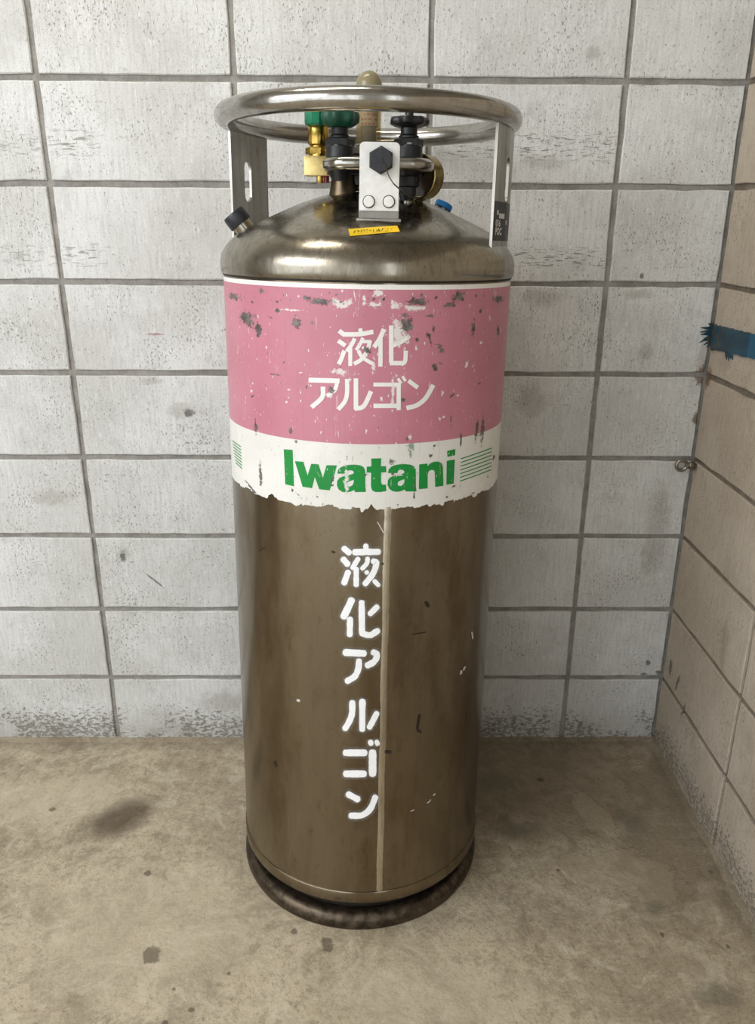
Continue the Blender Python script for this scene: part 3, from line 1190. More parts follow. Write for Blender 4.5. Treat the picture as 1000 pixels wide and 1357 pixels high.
# sprayed stencil down the shell
s9 = 9.69
st1, st2, st3 = (430, 690), (430, 820), (430, 960)
STENCIL = [
    (st1, [([(250, 358), (315, 412)], 78), ([(240, 495), (295, 560)], 78), ([(302, 660), (250, 800)], 76), ([(385, 405), (690, 400)], 82),
           ([(528, 320), (534, 400)], 64), ([(430, 490), (358, 605)], 64), ([(405, 620), (405, 825)], 70), ([(552, 485), (540, 550), (482, 615)], 58),
           ([(625, 520), (664, 545), (620, 680), (520, 810)], 76), ([(536, 668), (546, 660)], 56), ([(640, 775), (690, 828)], 58)]),
    (st1, [([(345, 1020), (300, 1120), (245, 1232)], 90), ([(325, 1262), (322, 1465)], 76), ([(475, 1050), (478, 1440)], 78),
           ([(478, 1445), (580, 1470), (680, 1415)], 80), ([(672, 1108), (585, 1195)], 74)]),
    (st2, [([(265, 432), (505, 445)], 88), ([(625, 430), (672, 460), (640, 545), (548, 600)], 80), ([(440, 540), (432, 640), (385, 740), (290, 800)], 78)]),
    (st2, [([(355, 1075), (350, 1220), (310, 1330), (262, 1410)], 78), ([(484, 1058), (482, 1420)], 80), ([(668, 1215), (620, 1310), (575, 1392)], 74)]),
    (st3, [([(268, 365), (515, 365)], 88), ([(272, 635), (505, 635)], 90), ([(615, 360), (615, 635)], 98), ([(586, 225), (596, 248)], 66),
           ([(668, 225), (680, 248)], 66)]),
    (st3, [([(305, 898), (425, 962)], 82), ([(338, 1172), (480, 1165), (585, 1085), (650, 935)], 80)])]
for off, st in STENCIL:
    ch = character('stencilled_character', st, off, s9, M['stencil'], shell, RS + .0012, True, .05)
    bm = bmesh.new()
    fl = bm.verts.layers.float.new('fade')
    for i, (path, wd) in enumerate(stroke_polys(st, off, s9, True)):
        ribbon(bm, path, wd + 4.2, RS + .0008 + i * .00002, True, fl)
    from_bm('overspray', bm, M['halo'], shell, smooth=True)

# chips and nicks on the bare steel
M['nick_dark'] = simple('dark_scab', srgb(44, 30, 22), .6, 0, .3, 300)
M['nick_white'] = simple('white_paint_fleck', srgb(206, 204, 198), .6, 0, .1, 300)
for pts, wd, mt in (([(556, 948), (553, 966)], 3.2, 'nick_dark'), ([(554, 968), (557, 970)], 4, 'nick_dark'), ([(565, 799), (567, 803)], 5, 'nick_dark'),
                    ([(625, 838), (626, 846)], 2.2, 'nick_white'), ([(614, 888), (616, 884)], 2.2, 'nick_white'), ([(610, 893), (611, 889)], 2.6, 'nick_white'),
                    ([(570, 1060), (566, 1064)], 1.5, 'nick_white'), ([(576, 1052), (574, 1054)], 1.5, 'nick_white'), ([(544, 1075), (548, 1073)], 1.2, 'nick_white'),
                    ([(363, 1010), (365, 1015)], 3, 'nick_dark'), ([(546, 841), (564, 838)], 1.0, 'nick_dark'), ([(440, 731), (443, 732)], 2.2, 'nick_dark'),
                    ([(505, 747), (510, 748)], 2.5, 'nick_dark'), ([(508, 996), (517, 997)], 4, 'nick_dark'), ([(343, 730), (349, 726)], 1.6, 'nick_dark'),
                    ([(500, 692), (508, 706)], 1.3, 'nick_white'), ([(394, 928), (396, 929)], 3.4, 'nick_white')):
    bm = bmesh.new()
    pth = [np.array(p, float) for p in pts]
    ribbon(bm, [pth[0], (pth[0] + pth[1]) / 2 + rng.normal(0, .4, 2), pth[1]], wd / 2, RS + .0007, True)
    from_bm('paint_fleck' if mt == 'nick_white' else 'scab', bm, M[mt], shell, smooth=True)

# --- handling ring and its two posts
RR, RT, RZ = .2409, .0166, 1.4798
ring_pts = [(RR * math.cos(t) - .0008, RR * math.sin(t), RZ + .0016 * RR * math.cos(t) + .0062 * RR * math.sin(t)) for t in np.linspace(0, 2 * PI, 161)[:-1]]
bm = tube_bm(ring_pts, RT, 28, closed=True)
bmesh.ops.recalc_face_normals(bm, faces=bm.faces)
from_bm('handling_ring', bm, M['bright_steel'], tank, smooth=True)


def post(az, hw_deg=14.7, z_top=1.4725):
    """folded strap with a long slot, welded between dome and ring"""
    azc = math.radians(az)
    Rm = .2405
    zb = 1.270
    half = .066
    s0, s1, sw = 1.352, 1.420, .0125
    bm = bmesh.new()
    fr = frame((0, 0, 0), (0, 0, 1))

    def place(u, z, d):
        fold = .0065 * abs(u) / half
        R = Rm - fold - d
        return Vector((R * math.cos(azc) - u * math.sin(azc), R * math.sin(azc) + u * math.cos(azc), z))
    faces = {}
    for sgn in (1, -1):
        arc_t = [(sw * math.sin(a), s1 - sw + sw * math.cos(a)) for a in np.linspace(0, PI / 2, 6)]
        arc_b = [(sw * math.cos(a), s0 + sw - sw * math.sin(a)) for a in np.linspace(0, PI / 2, 6)]
        outl = [(0, z_top), ] + arc_t + arc_b + [(0, zb), (half, zb), (half, z_top)]
        outl = [(u * sgn, z) for u, z in outl]
        fr_ = [bm.verts.new(place(u, z, -.0022)) for u, z in outl]
        bk_ = [bm.verts.new(place(u, z, .0022)) for u, z in outl]
        bm.faces.new(fr_)
        bm.faces.new(bk_[::-1])
        n = len(outl)
        for k in range(n):
            k2 = (k + 1) % n
            if (outl[k][0] == 0 and outl[k2][0] == 0):
                continue
            bm.faces.new((fr_[k], bk_[k], bk_[k2], fr_[k2]))
    bmesh.ops.remove_doubles(bm, verts=bm.verts, dist=1e-6)
    bmesh.ops.triangulate(bm, faces=[f for f in bm.faces if len(f.verts) > 4])
    bmesh.ops.recalc_face_normals(bm, faces=bm.faces)
    return from_bm('ring_post', bm, M['post_steel'], tank)


post(158.5)
pr = post(-20)


# black sticker on the right post's outer face
def on_post(u, z, az=-20, lift=.0030):
    azc = math.radians(az)
    Rm = .2405
    half = .066
    R = Rm - .0065 * abs(u) / half + lift
    return Vector((R * math.cos(azc) - u * math.sin(azc), R * math.sin(azc) + u * math.cos(azc), z))


bm = bmesh.new()
us_ = [-.062, -.030, 0, .030, .060]
g = [[bm.verts.new(on_post(u, z)) for u in us_] for z in (1.291, 1.351)]
g2 = [[bm.verts.new(on_post(u, z, lift=.0021)) for u in us_] for z in (1.291, 1.351)]
for k in range(4):
    bm.faces.new((g[0][k], g[0][k + 1], g[1][k + 1], g[1][k]))
    bm.faces.new((g2[0][k], g2[0][k + 1], g[0][k + 1], g[0][k]))
    bm.faces.new((g[1][k], g[1][k + 1], g2[1][k + 1], g2[1][k]))
bm.faces.new((g2[0][0], g[0][0], g[1][0], g2[1][0]))
bm.faces.new((g[0][4], g2[0][4], g2[1][4], g[1][4]))
stk = from_bm('sticker', bm, M['label_black'], pr)
stk['label'] = 'black sticker with white print'


def text_mesh(body, size, bold=0.0):
    cu = bpy.data.curves.new('txt', 'FONT')
    cu.body = body
    cu.size = size
    cu.offset = bold
    cu.fill_mode = 'FRONT'
    cu.resolution_u = 3
    ob = bpy.data.objects.new('txt', cu)
    COL.objects.link(ob)
    dg = bpy.context.evaluated_depsgraph_get()
    me = bpy.data.meshes.new_from_object(ob.evaluated_get(dg))
    bpy.data.objects.remove(ob)
    bpy.data.curves.remove(cu)
    return me


bm = bmesh.new()
for body, u0, z0, size in (('016', -.056, 1.313, .015), ('POC', -.056, 1.3005, .015)):
    me = text_mesh(body, size, .0006)
    b2 = bmesh.new()
    b2.from_mesh(me)
    for v in b2.verts:
        v.co = on_post(u0 + v.co.x * 1.15, z0 + v.co.y, lift=.0034)
    b2.to_mesh(me)
    b2.free()
    bm.from_mesh(me)


def post_quad(bm, u0, z0, u1, z1):
    bm.faces.new([bm.verts.new(on_post(u, z, lift=.0034)) for u, z in ((u0, z0), (u1, z0), (u1, z1), (u0, z1))])


post_quad(bm, -.040, 1.3255, -.010, 1.3330)
post_quad(bm, -.052, 1.3305, -.043, 1.3375)
post_quad(bm, -.004, 1.3170, .014, 1.3235)
from_bm('print', bm, M['white_print'], stk)

# --- yellow embossed tape on the dome
def dome_patch(name, corners, nx, ny, lift, mat, parent):
    bm = bmesh.new()
    g = []
    for j in range(ny + 1):
        row = []
        for i in range(nx + 1):
            s, t = i / nx, j / ny
            a = np.array(corners[0]) * (1 - s) + np.array(corners[1]) * s
            b = np.array(corners[3]) * (1 - s) + np.array(corners[2]) * s
            p = a * (1 - t) + b * t
            q = on_dome(p[0], p[1])
            d = TB @ wray(p[0], p[1])
            R = math.hypot(q[0], q[1])
            nn = np.array([q[0] / R * .62, q[1] / R * .62, .8])
            row.append(bm.verts.new(q + nn * lift))
        g.append(row)
    for j in range(ny):
        for i in range(nx):
            bm.faces.new((g[j][i], g[j + 1][i], g[j + 1][i + 1], g[j][i + 1]))
    bmesh.ops.recalc_face_normals(bm, faces=bm.faces)
    return from_bm(name, bm, mat, parent, smooth=True)


tape = dome_patch('yellow_tape', [(461.5, 304), (526, 299.5), (529.5, 307.5), (463.5, 313.5)], 12, 3, .0009, M['yellow'], tank)
tape['label'] = 'yellow tape with dark writing'
r_ = random.Random(3)
for i in range(13):
    cx = 470 + i * 4.0
    cy = 308.8 - (cx - 463) * .075
    segs = []
    for k in range(2):
        x0, y0 = cx + r_.uniform(-1.5, 1.5), cy + r_.uniform(-2.2, 2.2)
        x1, y1 = cx + r_.uniform(-1.5, 1.5), cy + r_.uniform(-2.2, 2.2)
        segs.append(((x0, y0), (x1, y1)))
    bm = bmesh.new()
    for (x0, y0), (x1, y1) in segs:
        t = np.array((x1 - x0, y1 - y0))
        ln = np.linalg.norm(t) + 1e-6
        nn = np.array((-t[1], t[0])) / ln * .42
        quad = [(x0 + nn[0], y0 + nn[1]), (x1 + nn[0], y1 + nn[1]), (x1 - nn[0], y1 - nn[1]), (x0 - nn[0], y0 - nn[1])]
        vs = []
        for a, b in quad:
            q = on_dome(a, b)
            R = math.hypot(q[0], q[1])
            vs.append(bm.verts.new(q + np.array([q[0] / R * .62, q[1] / R * .62, .8]) * .0016))
        bm.faces.new(vs)
    from_bm('pen_mark', bm, M['ink'], tape)

# --- front bracket with the hexagonal plug
BY = -.184
k_ = S(BY)


def rounded_rect(x0, x1, z0, z1, r, n=5, low=False):
    pts = []
    for cx, cz, a0 in ((x1 - r, z1 - r, 0), (x0 + r, z1 - r, 90)):
        for i in range(n + 1):
            a = math.radians(a0 + 90 * i / n)
            pts.append((cx + r * math.cos(a), cz + r * math.sin(a)))
    pts += [(x0, z0), (x1, z0)]
    return pts


p_tl, p_br = P(476.5, 187.5, BY), P(527, 280, BY)
x0, x1, z1_, z0_ = p_tl[0], p_br[0] + .001, p_tl[2], p_br[2]
bm = bmesh.new()
outl = rounded_rect(x0, x1, z0_, z1_, .007)
fr_ = [bm.verts.new((x, BY, z)) for x, z in outl]
bk_ = [bm.verts.new((x, BY + .006, z)) for x, z in outl]
bm.faces.new(fr_)
bm.faces.new(bk_[::-1])
for k in range(len(outl)):
    k2 = (k + 1) % len(outl)
    bm.faces.new((fr_[k], bk_[k], bk_[k2], fr_[k2]))
bmesh.ops.recalc_face_normals(bm, faces=bm.faces)
bmesh.ops.bevel(bm, geom=[e for e in bm.edges if e.calc_face_angle(0) > 1.2 and abs(e.verts[0].co.y - e.verts[1].co.y) < 1e-5], offset=.0009, segments=2, affect='EDGES')
bracket = from_bm('bracket', bm, M['plate_steel'], tank, auto=40)
# welded angle under the plate: back leg up behind it, flange let into the dome
zf = dome_z(.186)
bm = box_bm(x1 - x0 + .002, .005, z0_ - zf + .030, .0008, 1, Matrix.Translation(((x0 + x1) / 2, BY + .0087, (z0_ + zf) / 2 + .009)))
box_bm(x1 - x0 + .008, .012, .005, .0012, 2, Matrix.Translation(((x0 + x1) / 2, BY + .0035, zf + .0005)), bm)
from_bm('bracket_foot', bm, M['post_steel'], tank, auto=40)
for px in (488.5, 515):
    c = P(px, 267.3, BY)
    lathe('bolt', [(0, 0), (.0083, 0), (.0083, .003), (.0074, .0042), (0, .0045)], M['plate_steel'], bracket, 24, frame(c, (0, -1, 0)))
    lathe('bolt_shadow_ring', [(.0082, -.0002), (.0096, -.0002), (.0096, .0006), (.0082, .0006)], M['dark_hollow'], bracket, 24, frame(c, (0, -1, 0)))  # dark ring painted in as the shadow round the bolt head
c = P(504.5, 213, BY)
plug = lathe('hex_plug', [(0, 0), (.0195, 0), (.0200, .002), (.0200, .013), (.0172, .0165), (0, .017)], M['black_rubber'], bracket, 6,
             frame(c, (0, -1, 0), (0, 0, 1)), auto=20)
lathe('plug_face', [(0, .0172), (.0160, .0172), (.0168, .0166), (.0168, .0160)], M['black_rubber'], plug, 32, frame(c, (0, -1, 0)))
# bead chain from the plug, over the plate's edge
ch_px = [(505.5, 210), (506.5, 213.5), (509, 217), (511, 221), (512.5, 226), (514.5, 232), (518, 238.5), (522, 244), (527, 248.5), (531, 251)]
cp = smooth_path([P(x, y, BY - .0195 + (.010 if i > 7 else 0)) for i, (x, y) in enumerate(ch_px)], 5)
bm = bmesh.new()
acc = [cp[0]]
for q in cp[1:]:
    while np.linalg.norm(q - acc[-1]) > .0024:
        acc.append(acc[-1] + (q - acc[-1]) / np.linalg.norm(q - acc[-1]) * .0024)
for q in acc:
    bmesh.ops.create_icosphere(bm, subdivisions=1, radius=.0013, matrix=Matrix.Translation(Vector(q)))
tube_bm(acc, .0004, 5, bm)
from_bm('bead_chain', bm, M['chain'], plug, smooth=True)
cp2 = smooth_path([P(x, y, BY - .004 + .02 * i) for i, (x, y) in enumerate([(528, 249), (534, 256), (544, 261), (556, 262)])], 6)
bm = tube_bm([tuple(q) for q in cp2], .0011, 6)
from_bm('cable_tail', bm, M['chain'], plug, smooth=True)

# --- protective pipe loop behind the bracket
yl = -.150
zl = P(500, 216.5, yl)[2]
xa, xb = P(430, 216, yl)[0] + .006, P(572, 217, yl)[0] - .006
pp = [(xa + .012, .01, zl - .002), (xa, -.03, zl), (xa - .003, yl + .055, zl), (xa - .0005, yl + .025, zl), (xa + .016, yl + .004, zl), (xa + .036, yl, zl), (0.01, yl, zl), (xb - .036, yl, zl), (xb - .016, yl + .004, zl), (xb, yl + .025, zl), (xb + .003, yl + .055, zl),
      (xb, -.03, zl), (xb - .012, .01, zl - .002)]
bm = tube_bm([tuple(q) for q in smooth_path(pp, 8)], .0098, 20)
bmesh.ops.recalc_face_normals(bm, faces=bm.faces)
from_bm('pipe_loop', bm, M['bright_steel'], tank, smooth=True)

# --- neck and central manifold
c = P(452, 250, -.03)
lathe('neck', [(.0, 1.355), (.027, 1.355), (.0245, 1.372), (.0225, 1.385), (.0225, 1.398), (0, 1.398)], M['bronze'], tank, 32, Matrix.Translation((c[0] + .006, -.04, 0)))
lathe('neck_collar', [(0, 1.352), (.062, 1.352), (.060, 1.366), (.045, 1.371), (0, 1.372)], M['dome_steel'], tank, 48)
bm = box_bm(.150, .034, .030, .004, 2, Matrix.Translation((0.005, -.045, 1.405)))
box_bm(.04, .05, .05, .004, 2, Matrix.Translation((-.008, -.03, 1.40)), bm)
from_bm('manifold', bm, M['black_metal'], tank, auto=40)


def handwheel(name, loc, R, h, mat, lobes=7, parent=None):
    bm = bmesh.new()
    n = lobes * 8
    prof = [(.30, 0), (.62, .0), (.80, .12), (.97, .30), (1.0, .5), (1.0, .72), (.93, .92), (.6, 1.0), (.3, .92)]
    rings = []
    for r, z in prof:
        ring = []
        for k in range(n):
            t = 2 * PI * k / n
            lob = 1 + (.07 * math.cos(lobes * t) - .03) * (max(0, r - .6) / .4)
            ring.append(bm.verts.new((R * r * lob * math.cos(t) + loc[0], R * r * lob * math.sin(t) + loc[1], loc[2] + h * z)))
        rings.append(ring)
    for a, b in zip(rings[:-1], rings[1:]):
        for k in range(n):
            bm.faces.new((a[k], a[(k + 1) % n], b[(k + 1) % n], b[k]))
    bm.faces.new(rings[0][::-1])
    bm.faces.new(rings[-1])
    bmesh.ops.recalc_face_normals(bm, faces=bm.faces)
    return from_bm(name, bm, mat, parent, auto=45)


def valve(px, y, wheel_px, wheel_mat, wheel_h, label=None):
    """cryogenic globe valve: body, bonnet with gland nut, stem and handwheel"""
    x = P(px, 200, y)[0]
    s = S(y)
    z_b0, z_b1 = P(px, 236, y)[2], P(px, 181, y)[2]
    z_w = P(px, 168, y)[2]
    body = lathe('valve', [(0, z_b0 - .004), (.013, z_b0 - .004), (.017, z_b0 + .006), (.0215, z_b0 + .012), (.0215, z_b0 + .028), (.0225, z_b0 + .03), (.0225, z_b0 + .046),
                           (.0195, z_b0 + .050), (.0195, z_b1 - .012), (.0165, z_b1 - .009), (.0165, z_b1), (.0135, z_b1 + .003), (.0135, z_w - .002), (.008, z_w), (.006, z_w + .03), (0, z_w + .03)],
                 M['black_metal'], tank, 24, Matrix.Translation((x, y, 0)), auto=25)
    hw = handwheel('handwheel', (x, y, z_w - .001), wheel_px / s / 2, wheel_h, wheel_mat, 7, body)
    lathe('gland_nut', [(r_ * 1, z_ + z_b1 - .016) for r_, z_ in hex_prof(.0235, .013)], M['black_metal'], body, 6, Matrix.Translation((x, y, 0)), auto=20)
    return body, x, z_b0, z_b1


v1, vx1, vb1, vt1 = valve(450, -.095, 50, M['dark_green'], .024)
v1['label'] = 'black valve with dark green handwheel'
v2, vx2, vb2, vt2 = valve(541, -.095, 51, M['black_metal'], .015)
v2['label'] = 'black valve with black handwheel'
# stamped bright flats on the bonnets
for vx, zt, px0, px1, parent in ((vx2, 0, 539, 545, v2), (vx1, 0, 448, 452, v1)):
    a, b = P(px0, 188 if parent is v2 else 196, -.1165), P(px1, 210, -.1165)
    bm = box_bm(b[0] - a[0], .0016, a[2] - b[2], .0004, 1, Matrix.Translation(((a[0] + b[0]) / 2, -.1150, (a[2] + b[2]) / 2)))
    from_bm('tag_strip', bm, M['post_steel'], parent)
# valve outlets and nuts under the right valve
c = P(541, 240, -.095)
lathe('outlet', [(0, -.030), (.011, -.030), (.012, -.026), (.014, -.022), (.014, -.010), (.0185, -.008), (.0185, .006), (.014, .008), (.014, .02), (0, .02)],
      M['black_metal'], v2, 12, Matrix.Translation((vx2, -.095, c[2])), auto=25)
lathe('outlet_tip', [(0, -.040), (.006, -.040), (.007, -.036), (.007, -.029), (0, -.029)], M['post_steel'], v2, 12, Matrix.Translation((vx2, -.095, c[2])))
c = P(470, 224, -.07)
bm = tube_bm([(vx1 - .002, -.095, c[2] + .004), (vx1 + .03, -.085, c[2] + .004), (.0, -.06, c[2] + .002)], .012, 14)
bmesh.ops.recalc_face_normals(bm, faces=bm.faces)
from_bm('elbow', bm, M['black_metal'], v1, smooth=True)
bm = tube_bm([(vx2 + .002, -.095, c[2] + .004), (vx2 - .03, -.085, c[2] + .004), (.012, -.06, c[2] + .002)], .012, 14)
bmesh.ops.recalc_face_normals(bm, faces=bm.faces)
from_bm('elbow', bm, M['black_metal'], v2, smooth=True)

# --- brass safety valve on its block, green cap above
by = -.040
s = S(by)
cx = P(421.5, 180, by)[0]
zA, zB, zC, zD, zE = (P(421, q, by)[2] for q in (243, 233, 206, 192, 164))
a, b = P(402.5, 206, by - .017), P(437, 233, by - .017)
bm = box_bm(b[0] - a[0], .034, a[2] - b[2], .0015, 2, Matrix.Translation(((a[0] + b[0]) / 2, by, (a[2] + b[2]) / 2)))
safety = from_bm('safety_valve', bm, M['pale_brass'], tank, auto=40)
safety['label'] = 'brass safety valve with green cap'
lathe('valve_body', [(0, zC - .002), (.0150, zC - .002), (.0150, zC + .006), (.0135, zC + .008), (.0135, zD - .002), (.0165, zD), (.0170, zD + .002), (.0170, zE - .003), (.016, zE), (0, zE)],
      M['brass'], safety, 28, Matrix.Translation((cx, by, 0)), auto=25)
lathe('body_hex', [(r_, z_ + zC + .001) for r_, z_ in hex_prof(.0175, .011)], M['brass'], safety, 6, Matrix.Translation((cx - .004, by, 0)), auto=20)
lathe('drain_stub', [(0, zA), (.0055, zA), (.0060, zA + .001), (.0060, zB + .002), (0, zB + .002)], M['brass'], safety, 12, Matrix.Translation((P(424, 238, by)[0], by - .006, 0)))
lathe('drain_plug', [(0, zA + .001), (.0045, zA + .001), (.0045, zB + .002), (0, zB + .002)], M['red_brass'], safety, 12, Matrix.Translation((P(432.5, 238, by)[0], by - .004, 0)))
a, b = P(405.5, 142, by - .02), P(424.5, 166, by - .02)
zg0, zg1 = b[2], a[2] + .004
cap = lathe('green_cap', [(0, zg0), (.0165, zg0), (.0185, zg0 + .002), (.0190, zg0 + .006), (.0190, zg1 - .003), (.0165, zg1), (0, zg1)], M['green'], safety, 10,
            Matrix.Translation((a[0] + .0155, by - .012, 0)), auto=20)
cap['label'] = 'bright green cap'

# --- level gauge: clear tube with rounded head
gx = P(488.5, 150, 0)[0]
zt, zb_ = P(488.5, 93.5, 0)[2], P(488, 205, 0)[2]
RG = 16.6 / S(0)
prof = [(RG, zb_), (RG, zt - RG * 1.05)]
lev = lathe('level_gauge', [(0, zb_ - .03), (.013, zb_ - .03), (.013, zb_), (RG * 1.06, zb_), (RG * 1.06, zb_ + .014), (RG * .98, zb_ + .016), (0, zb_ + .016)], M['post_steel'], tank, 32,
            Matrix.Translation((gx, 0, 0)), auto=30)
lev['label'] = 'clear level gauge with red scale print'
zmid = P(488, 146, 0)[2]
lathe('clear_tube', [(RG * .97, zb_ + .012), (RG, zb_ + .014), (RG, zmid), (RG * .90, zmid), (RG * .90, zb_ + .012)], M['clear'], lev, 36, Matrix.Translation((gx, 0, 0)))
dom = [(RG, zmid)] + [(RG * math.cos(a), zt - RG + RG * math.sin(a)) for a in np.linspace(0, PI / 2, 10)]
dom[-1] = (0, zt)
lathe('dome_head', dom, M['ball'], lev, 36, Matrix.Translation((gx, 0, 0)))
ze0, ze1 = P(488, 168, 0)[2], P(488, 143, 0)[2]
card = lathe('scale_card', [(0, ze0), (RG * .72, ze0), (RG * .72, ze1), (0, ze1)], M['float_white'], lev, 24, Matrix.Translation((gx, 0, 0)))
card['label'] = 'pale scale card with red print'
lathe('float_rod', [(0, zb_ + .016), (RG * .62, zb_ + .016), (RG * .62, ze0 - .002), (0, ze0 - .002)], M['liquid'], lev, 20, Matrix.Translation((gx, 0, 0)))
bm = bmesh.new()
for row, zz in enumerate((.90, .62, .36, .12)):
    for k in range(5):
        if (row, k) in ((1, 0), (3, 4), (2, 3)):
            continue
        t = math.radians(-52 + k * 24 + row * 4)
        z = ze0 + (ze1 - ze0) * zz
        R = RG * .735
        hh = .0022
        w_ = .13 if k % 2 else .19
        for q in (0,):
            bm.faces.new([bm.verts.new((gx + R * math.sin(t + a), -R * math.cos(t + a), z + b)) for a, b in ((-w_, -hh), (w_, -hh), (w_, hh * .2), (-w_, hh * .6))])
from_bm('red_print', bm, M['red_print'], card)
bm = box_bm(.024, .03, .022, .003, 2, Matrix.Translation((gx - .016, -.03, P(470, 205, -.03)[2])))
from_bm('tube_fitting', bm, M['post_steel'], lev, auto=40)

# --- pressure gauge turned to the left, brass case
gc = Vector(P(558, 234.5, -.060))
nd = Vector((-.62, -.78, .0)).normalized()
RGa = .0345
m_ = frame(gc, nd)
pg = lathe('pressure_gauge', [(0, -.020), (RGa * .9, -.020), (RGa, -.016), (RGa, .002), (RGa * 1.03, .004), (RGa * 1.03, .010), (RGa * .985, .0115), (RGa * .93, .010), (RGa * .90, .004), (0, .004)],
           M['dull_brass'], tank, 48, m_, auto=25)
pg['label'] = 'brass cased pressure gauge'
lathe('dial', [(0, .0055), (RGa * .885, .0055), (RGa * .885, .004)], M['lens'], pg, 40, m_)
bm = box_bm(.003, .020, .0008, .0002, 1, m_ @ Matrix.Translation((.003, .008, .0066)) @ Matrix.Rotation(.6, 4, 'Z'))
from_bm('needle', bm, M['black_metal'], pg)
bm = tube_bm([tuple(gc + Vector((0, 0, -.030)) - nd * .006), tuple(gc + Vector((-.012, .002, -.045))), (.04, -.03, 1.375)], .007, 12)
bmesh.ops.recalc_face_normals(bm, faces=bm.faces)
from_bm('gauge_stem', bm, M['bronze'], pg, smooth=True)

# --- black capped port on the left shoulder, blue cap behind on the right
q = P(326, 303, -.03)
zdir = Vector((-.62, -.06, .78))
base = Vector((q[0] + .006, q[1], q[2] - .010))
port = lathe('vacuum_port', [(0, -.01), (.0165, -.01), (.0165, .024), (.0150, .026), (0, .026)], M['dome_steel'], tank, 28, frame(base, zdir), auto=30)
tip = base + zdir.normalized() * .022
cap = lathe('port_cap', [(0, 0), (.0195, 0), (.0205, .002), (.0205, .019), (.0190, .0225), (.012, .0230), (0, .0230)], M['black_rubber'], port, 30, frame(tip, zdir), auto=30)
cap['label'] = 'black rubber cap'
c = P(588, 272, .03)
zd2 = Vector((.42, .12, .90))
bp = lathe('rear_port', [(0, -.03), (.0125, -.03), (.0125, .002), (0, .002)], M['dome_steel'], tank, 24, frame(Vector(c) - zd2.normalized() * .006, zd2))
cb = lathe('blue_cap', [(0, 0), (.0150, 0), (.0158, .001), (.0158, .0085), (.0145, .010), (0, .010)], M['blue'], bp, 24, frame(Vector(c) - zd2.normalized() * .006, zd2), auto=30)
cb['label'] = 'bright blue cap'

# ------------------------------------------------------------------ teal tape on the right wall
z_lo = lambda y: 1.049 + (y - .0) * (-.011 / .22)
bm = bmesh.new()
rows = []
ys = np.concatenate([np.linspace(-.0035, -.05, 22), np.linspace(-.06, -.80, 75)])
rt = random.Random(11)
for i, y in enumerate(ys):
    rag = max(0, 1 - i / 20)
    zt_ = 1.1045 + y * (-.03) + rt.uniform(-1, 1) * (.0009 + .004 * rag)
    zl_ = 1.0515 + y * (-.055) + rt.uniform(-1, 1) * (.0016 + .005 * rag)
    if i < 3:
        zl_ += .004
    rows.append([bm.verts.new((-.0012, y, zl_)), bm.verts.new((-.0032, y, zl_)), bm.verts.new((-.0034, y, (zl_ + zt_) / 2)),
                 bm.verts.new((-.0032, y, zt_)), bm.verts.new((-.0012, y, zt_))])
for a, b in zip(rows[:-1], rows[1:]):
    for k in range(5):
        bm.faces.new((a[k], a[(k + 1) % 5], b[(k + 1) % 5], b[k]))
bm.faces.new(rows[0])
bm.faces.new(rows[-1][::-1])
bmesh.ops.recalc_face_normals(bm, faces=bm.faces)
tape_w = from_bm('teal_tape', bm, M['teal'], None, auto=60)
tape_w['label'] = 'dark teal tape strip stuck along the tan right wall, its frayed end in the corner'
tape_w['category'] = 'tape'
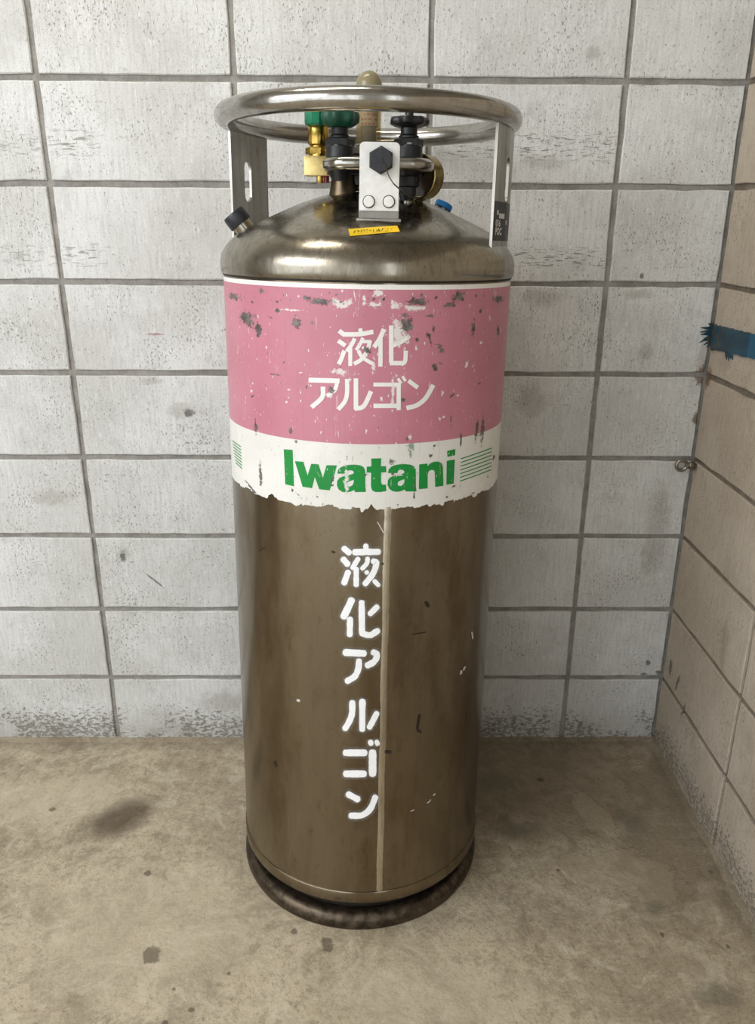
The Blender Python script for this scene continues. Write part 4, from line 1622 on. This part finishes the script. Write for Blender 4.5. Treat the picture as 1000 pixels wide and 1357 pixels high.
# frayed end folded on to the back wall
bm = bmesh.new()
for i in range(11):
    z = 1.062 + i * .0042
    ln = rt.uniform(.010, .034) * (1 - abs(i - 6) / 9)
    hw = rt.uniform(.0022, .0042)
    dz = rt.uniform(-.010, .003)
    vs = [(-.0035, -.0018, z - hw), (-.0035, -.0018, z + hw), (-.004 - ln, -.0028, z + dz + .001), (-.004 - ln, -.0028, z + dz - .001)]
    f4 = [bm.verts.new(v) for v in vs]
    b4 = [bm.verts.new((v[0], v[1] + .0011, v[2])) for v in vs]
    bm.faces.new(f4)
    bm.faces.new(b4[::-1])
    for k in range(4):
        bm.faces.new((f4[k], b4[k], b4[(k + 1) % 4], f4[(k + 1) % 4]))
bmesh.ops.recalc_face_normals(bm, faces=bm.faces)
from_bm('frayed_end', bm, M['teal'], tape_w)
bm = bmesh.new()
for i in range(4):
    y0 = -.085 - i * .010
    zt_ = 1.0515 + .0048
    vs = [(-.0022, y0, zt_), (-.0022, y0 - .011, zt_), (-.0026, y0 - .016, zt_ - rt.uniform(.008, .016)), (-.0026, y0 - .010, zt_ - rt.uniform(.006, .012))]
    f4 = [bm.verts.new(v) for v in vs]
    b4 = [bm.verts.new((v[0] + .0011, v[1], v[2])) for v in vs]
    bm.faces.new(f4)
    bm.faces.new(b4[::-1])
    for k in range(4):
        bm.faces.new((f4[k], b4[k], b4[(k + 1) % 4], f4[(k + 1) % 4]))
bmesh.ops.recalc_face_normals(bm, faces=bm.faces)
from_bm('torn_flap', bm, M['teal'], tape_w)

# ------------------------------------------------------------------ eye bolt in the corner joint
M['zinc'] = steel('old_zinc', srgb(160, 156, 146), srgb(110, 102, 88), .32, streak=(1, 1, 1), samount=.7)
eye = empty('eye_bolt', (-.001, -.020, .779), 'small rusty steel eye bolt in the block joint where the walls meet', 'eye bolt')
ec = Vector((-.0335, 0, 0))
bm = tube_bm([tuple(ec + Vector((.0120 * math.cos(t), 0, .0120 * math.sin(t)))) for t in np.linspace(0, 2 * PI, 37)[:-1]], .0042, 12, closed=True)
bmesh.ops.recalc_face_normals(bm, faces=bm.faces)
from_bm('eye', bm, M['zinc'], eye, smooth=True)
lathe('shank', [(0, 0), (.0052, 0), (.0060, .004), (.0052, .008), (.0052, .034), (0, .034)], M['zinc'], eye, 16, frame((-.024, 0, 0), (1, 0, 0)), auto=40)
lathe('nut', [(r_, z_) for r_, z_ in hex_prof(.0095, .008)], M['zinc'], eye, 6, frame((-.016, 0, 0), (1, 0, 0)), auto=20)
lathe('washer', [(0, 0), (.0105, 0), (.0105, .002), (0, .002)], M['zinc'], eye, 20, frame((-.006, 0, 0), (1, 0, 0)), auto=30)
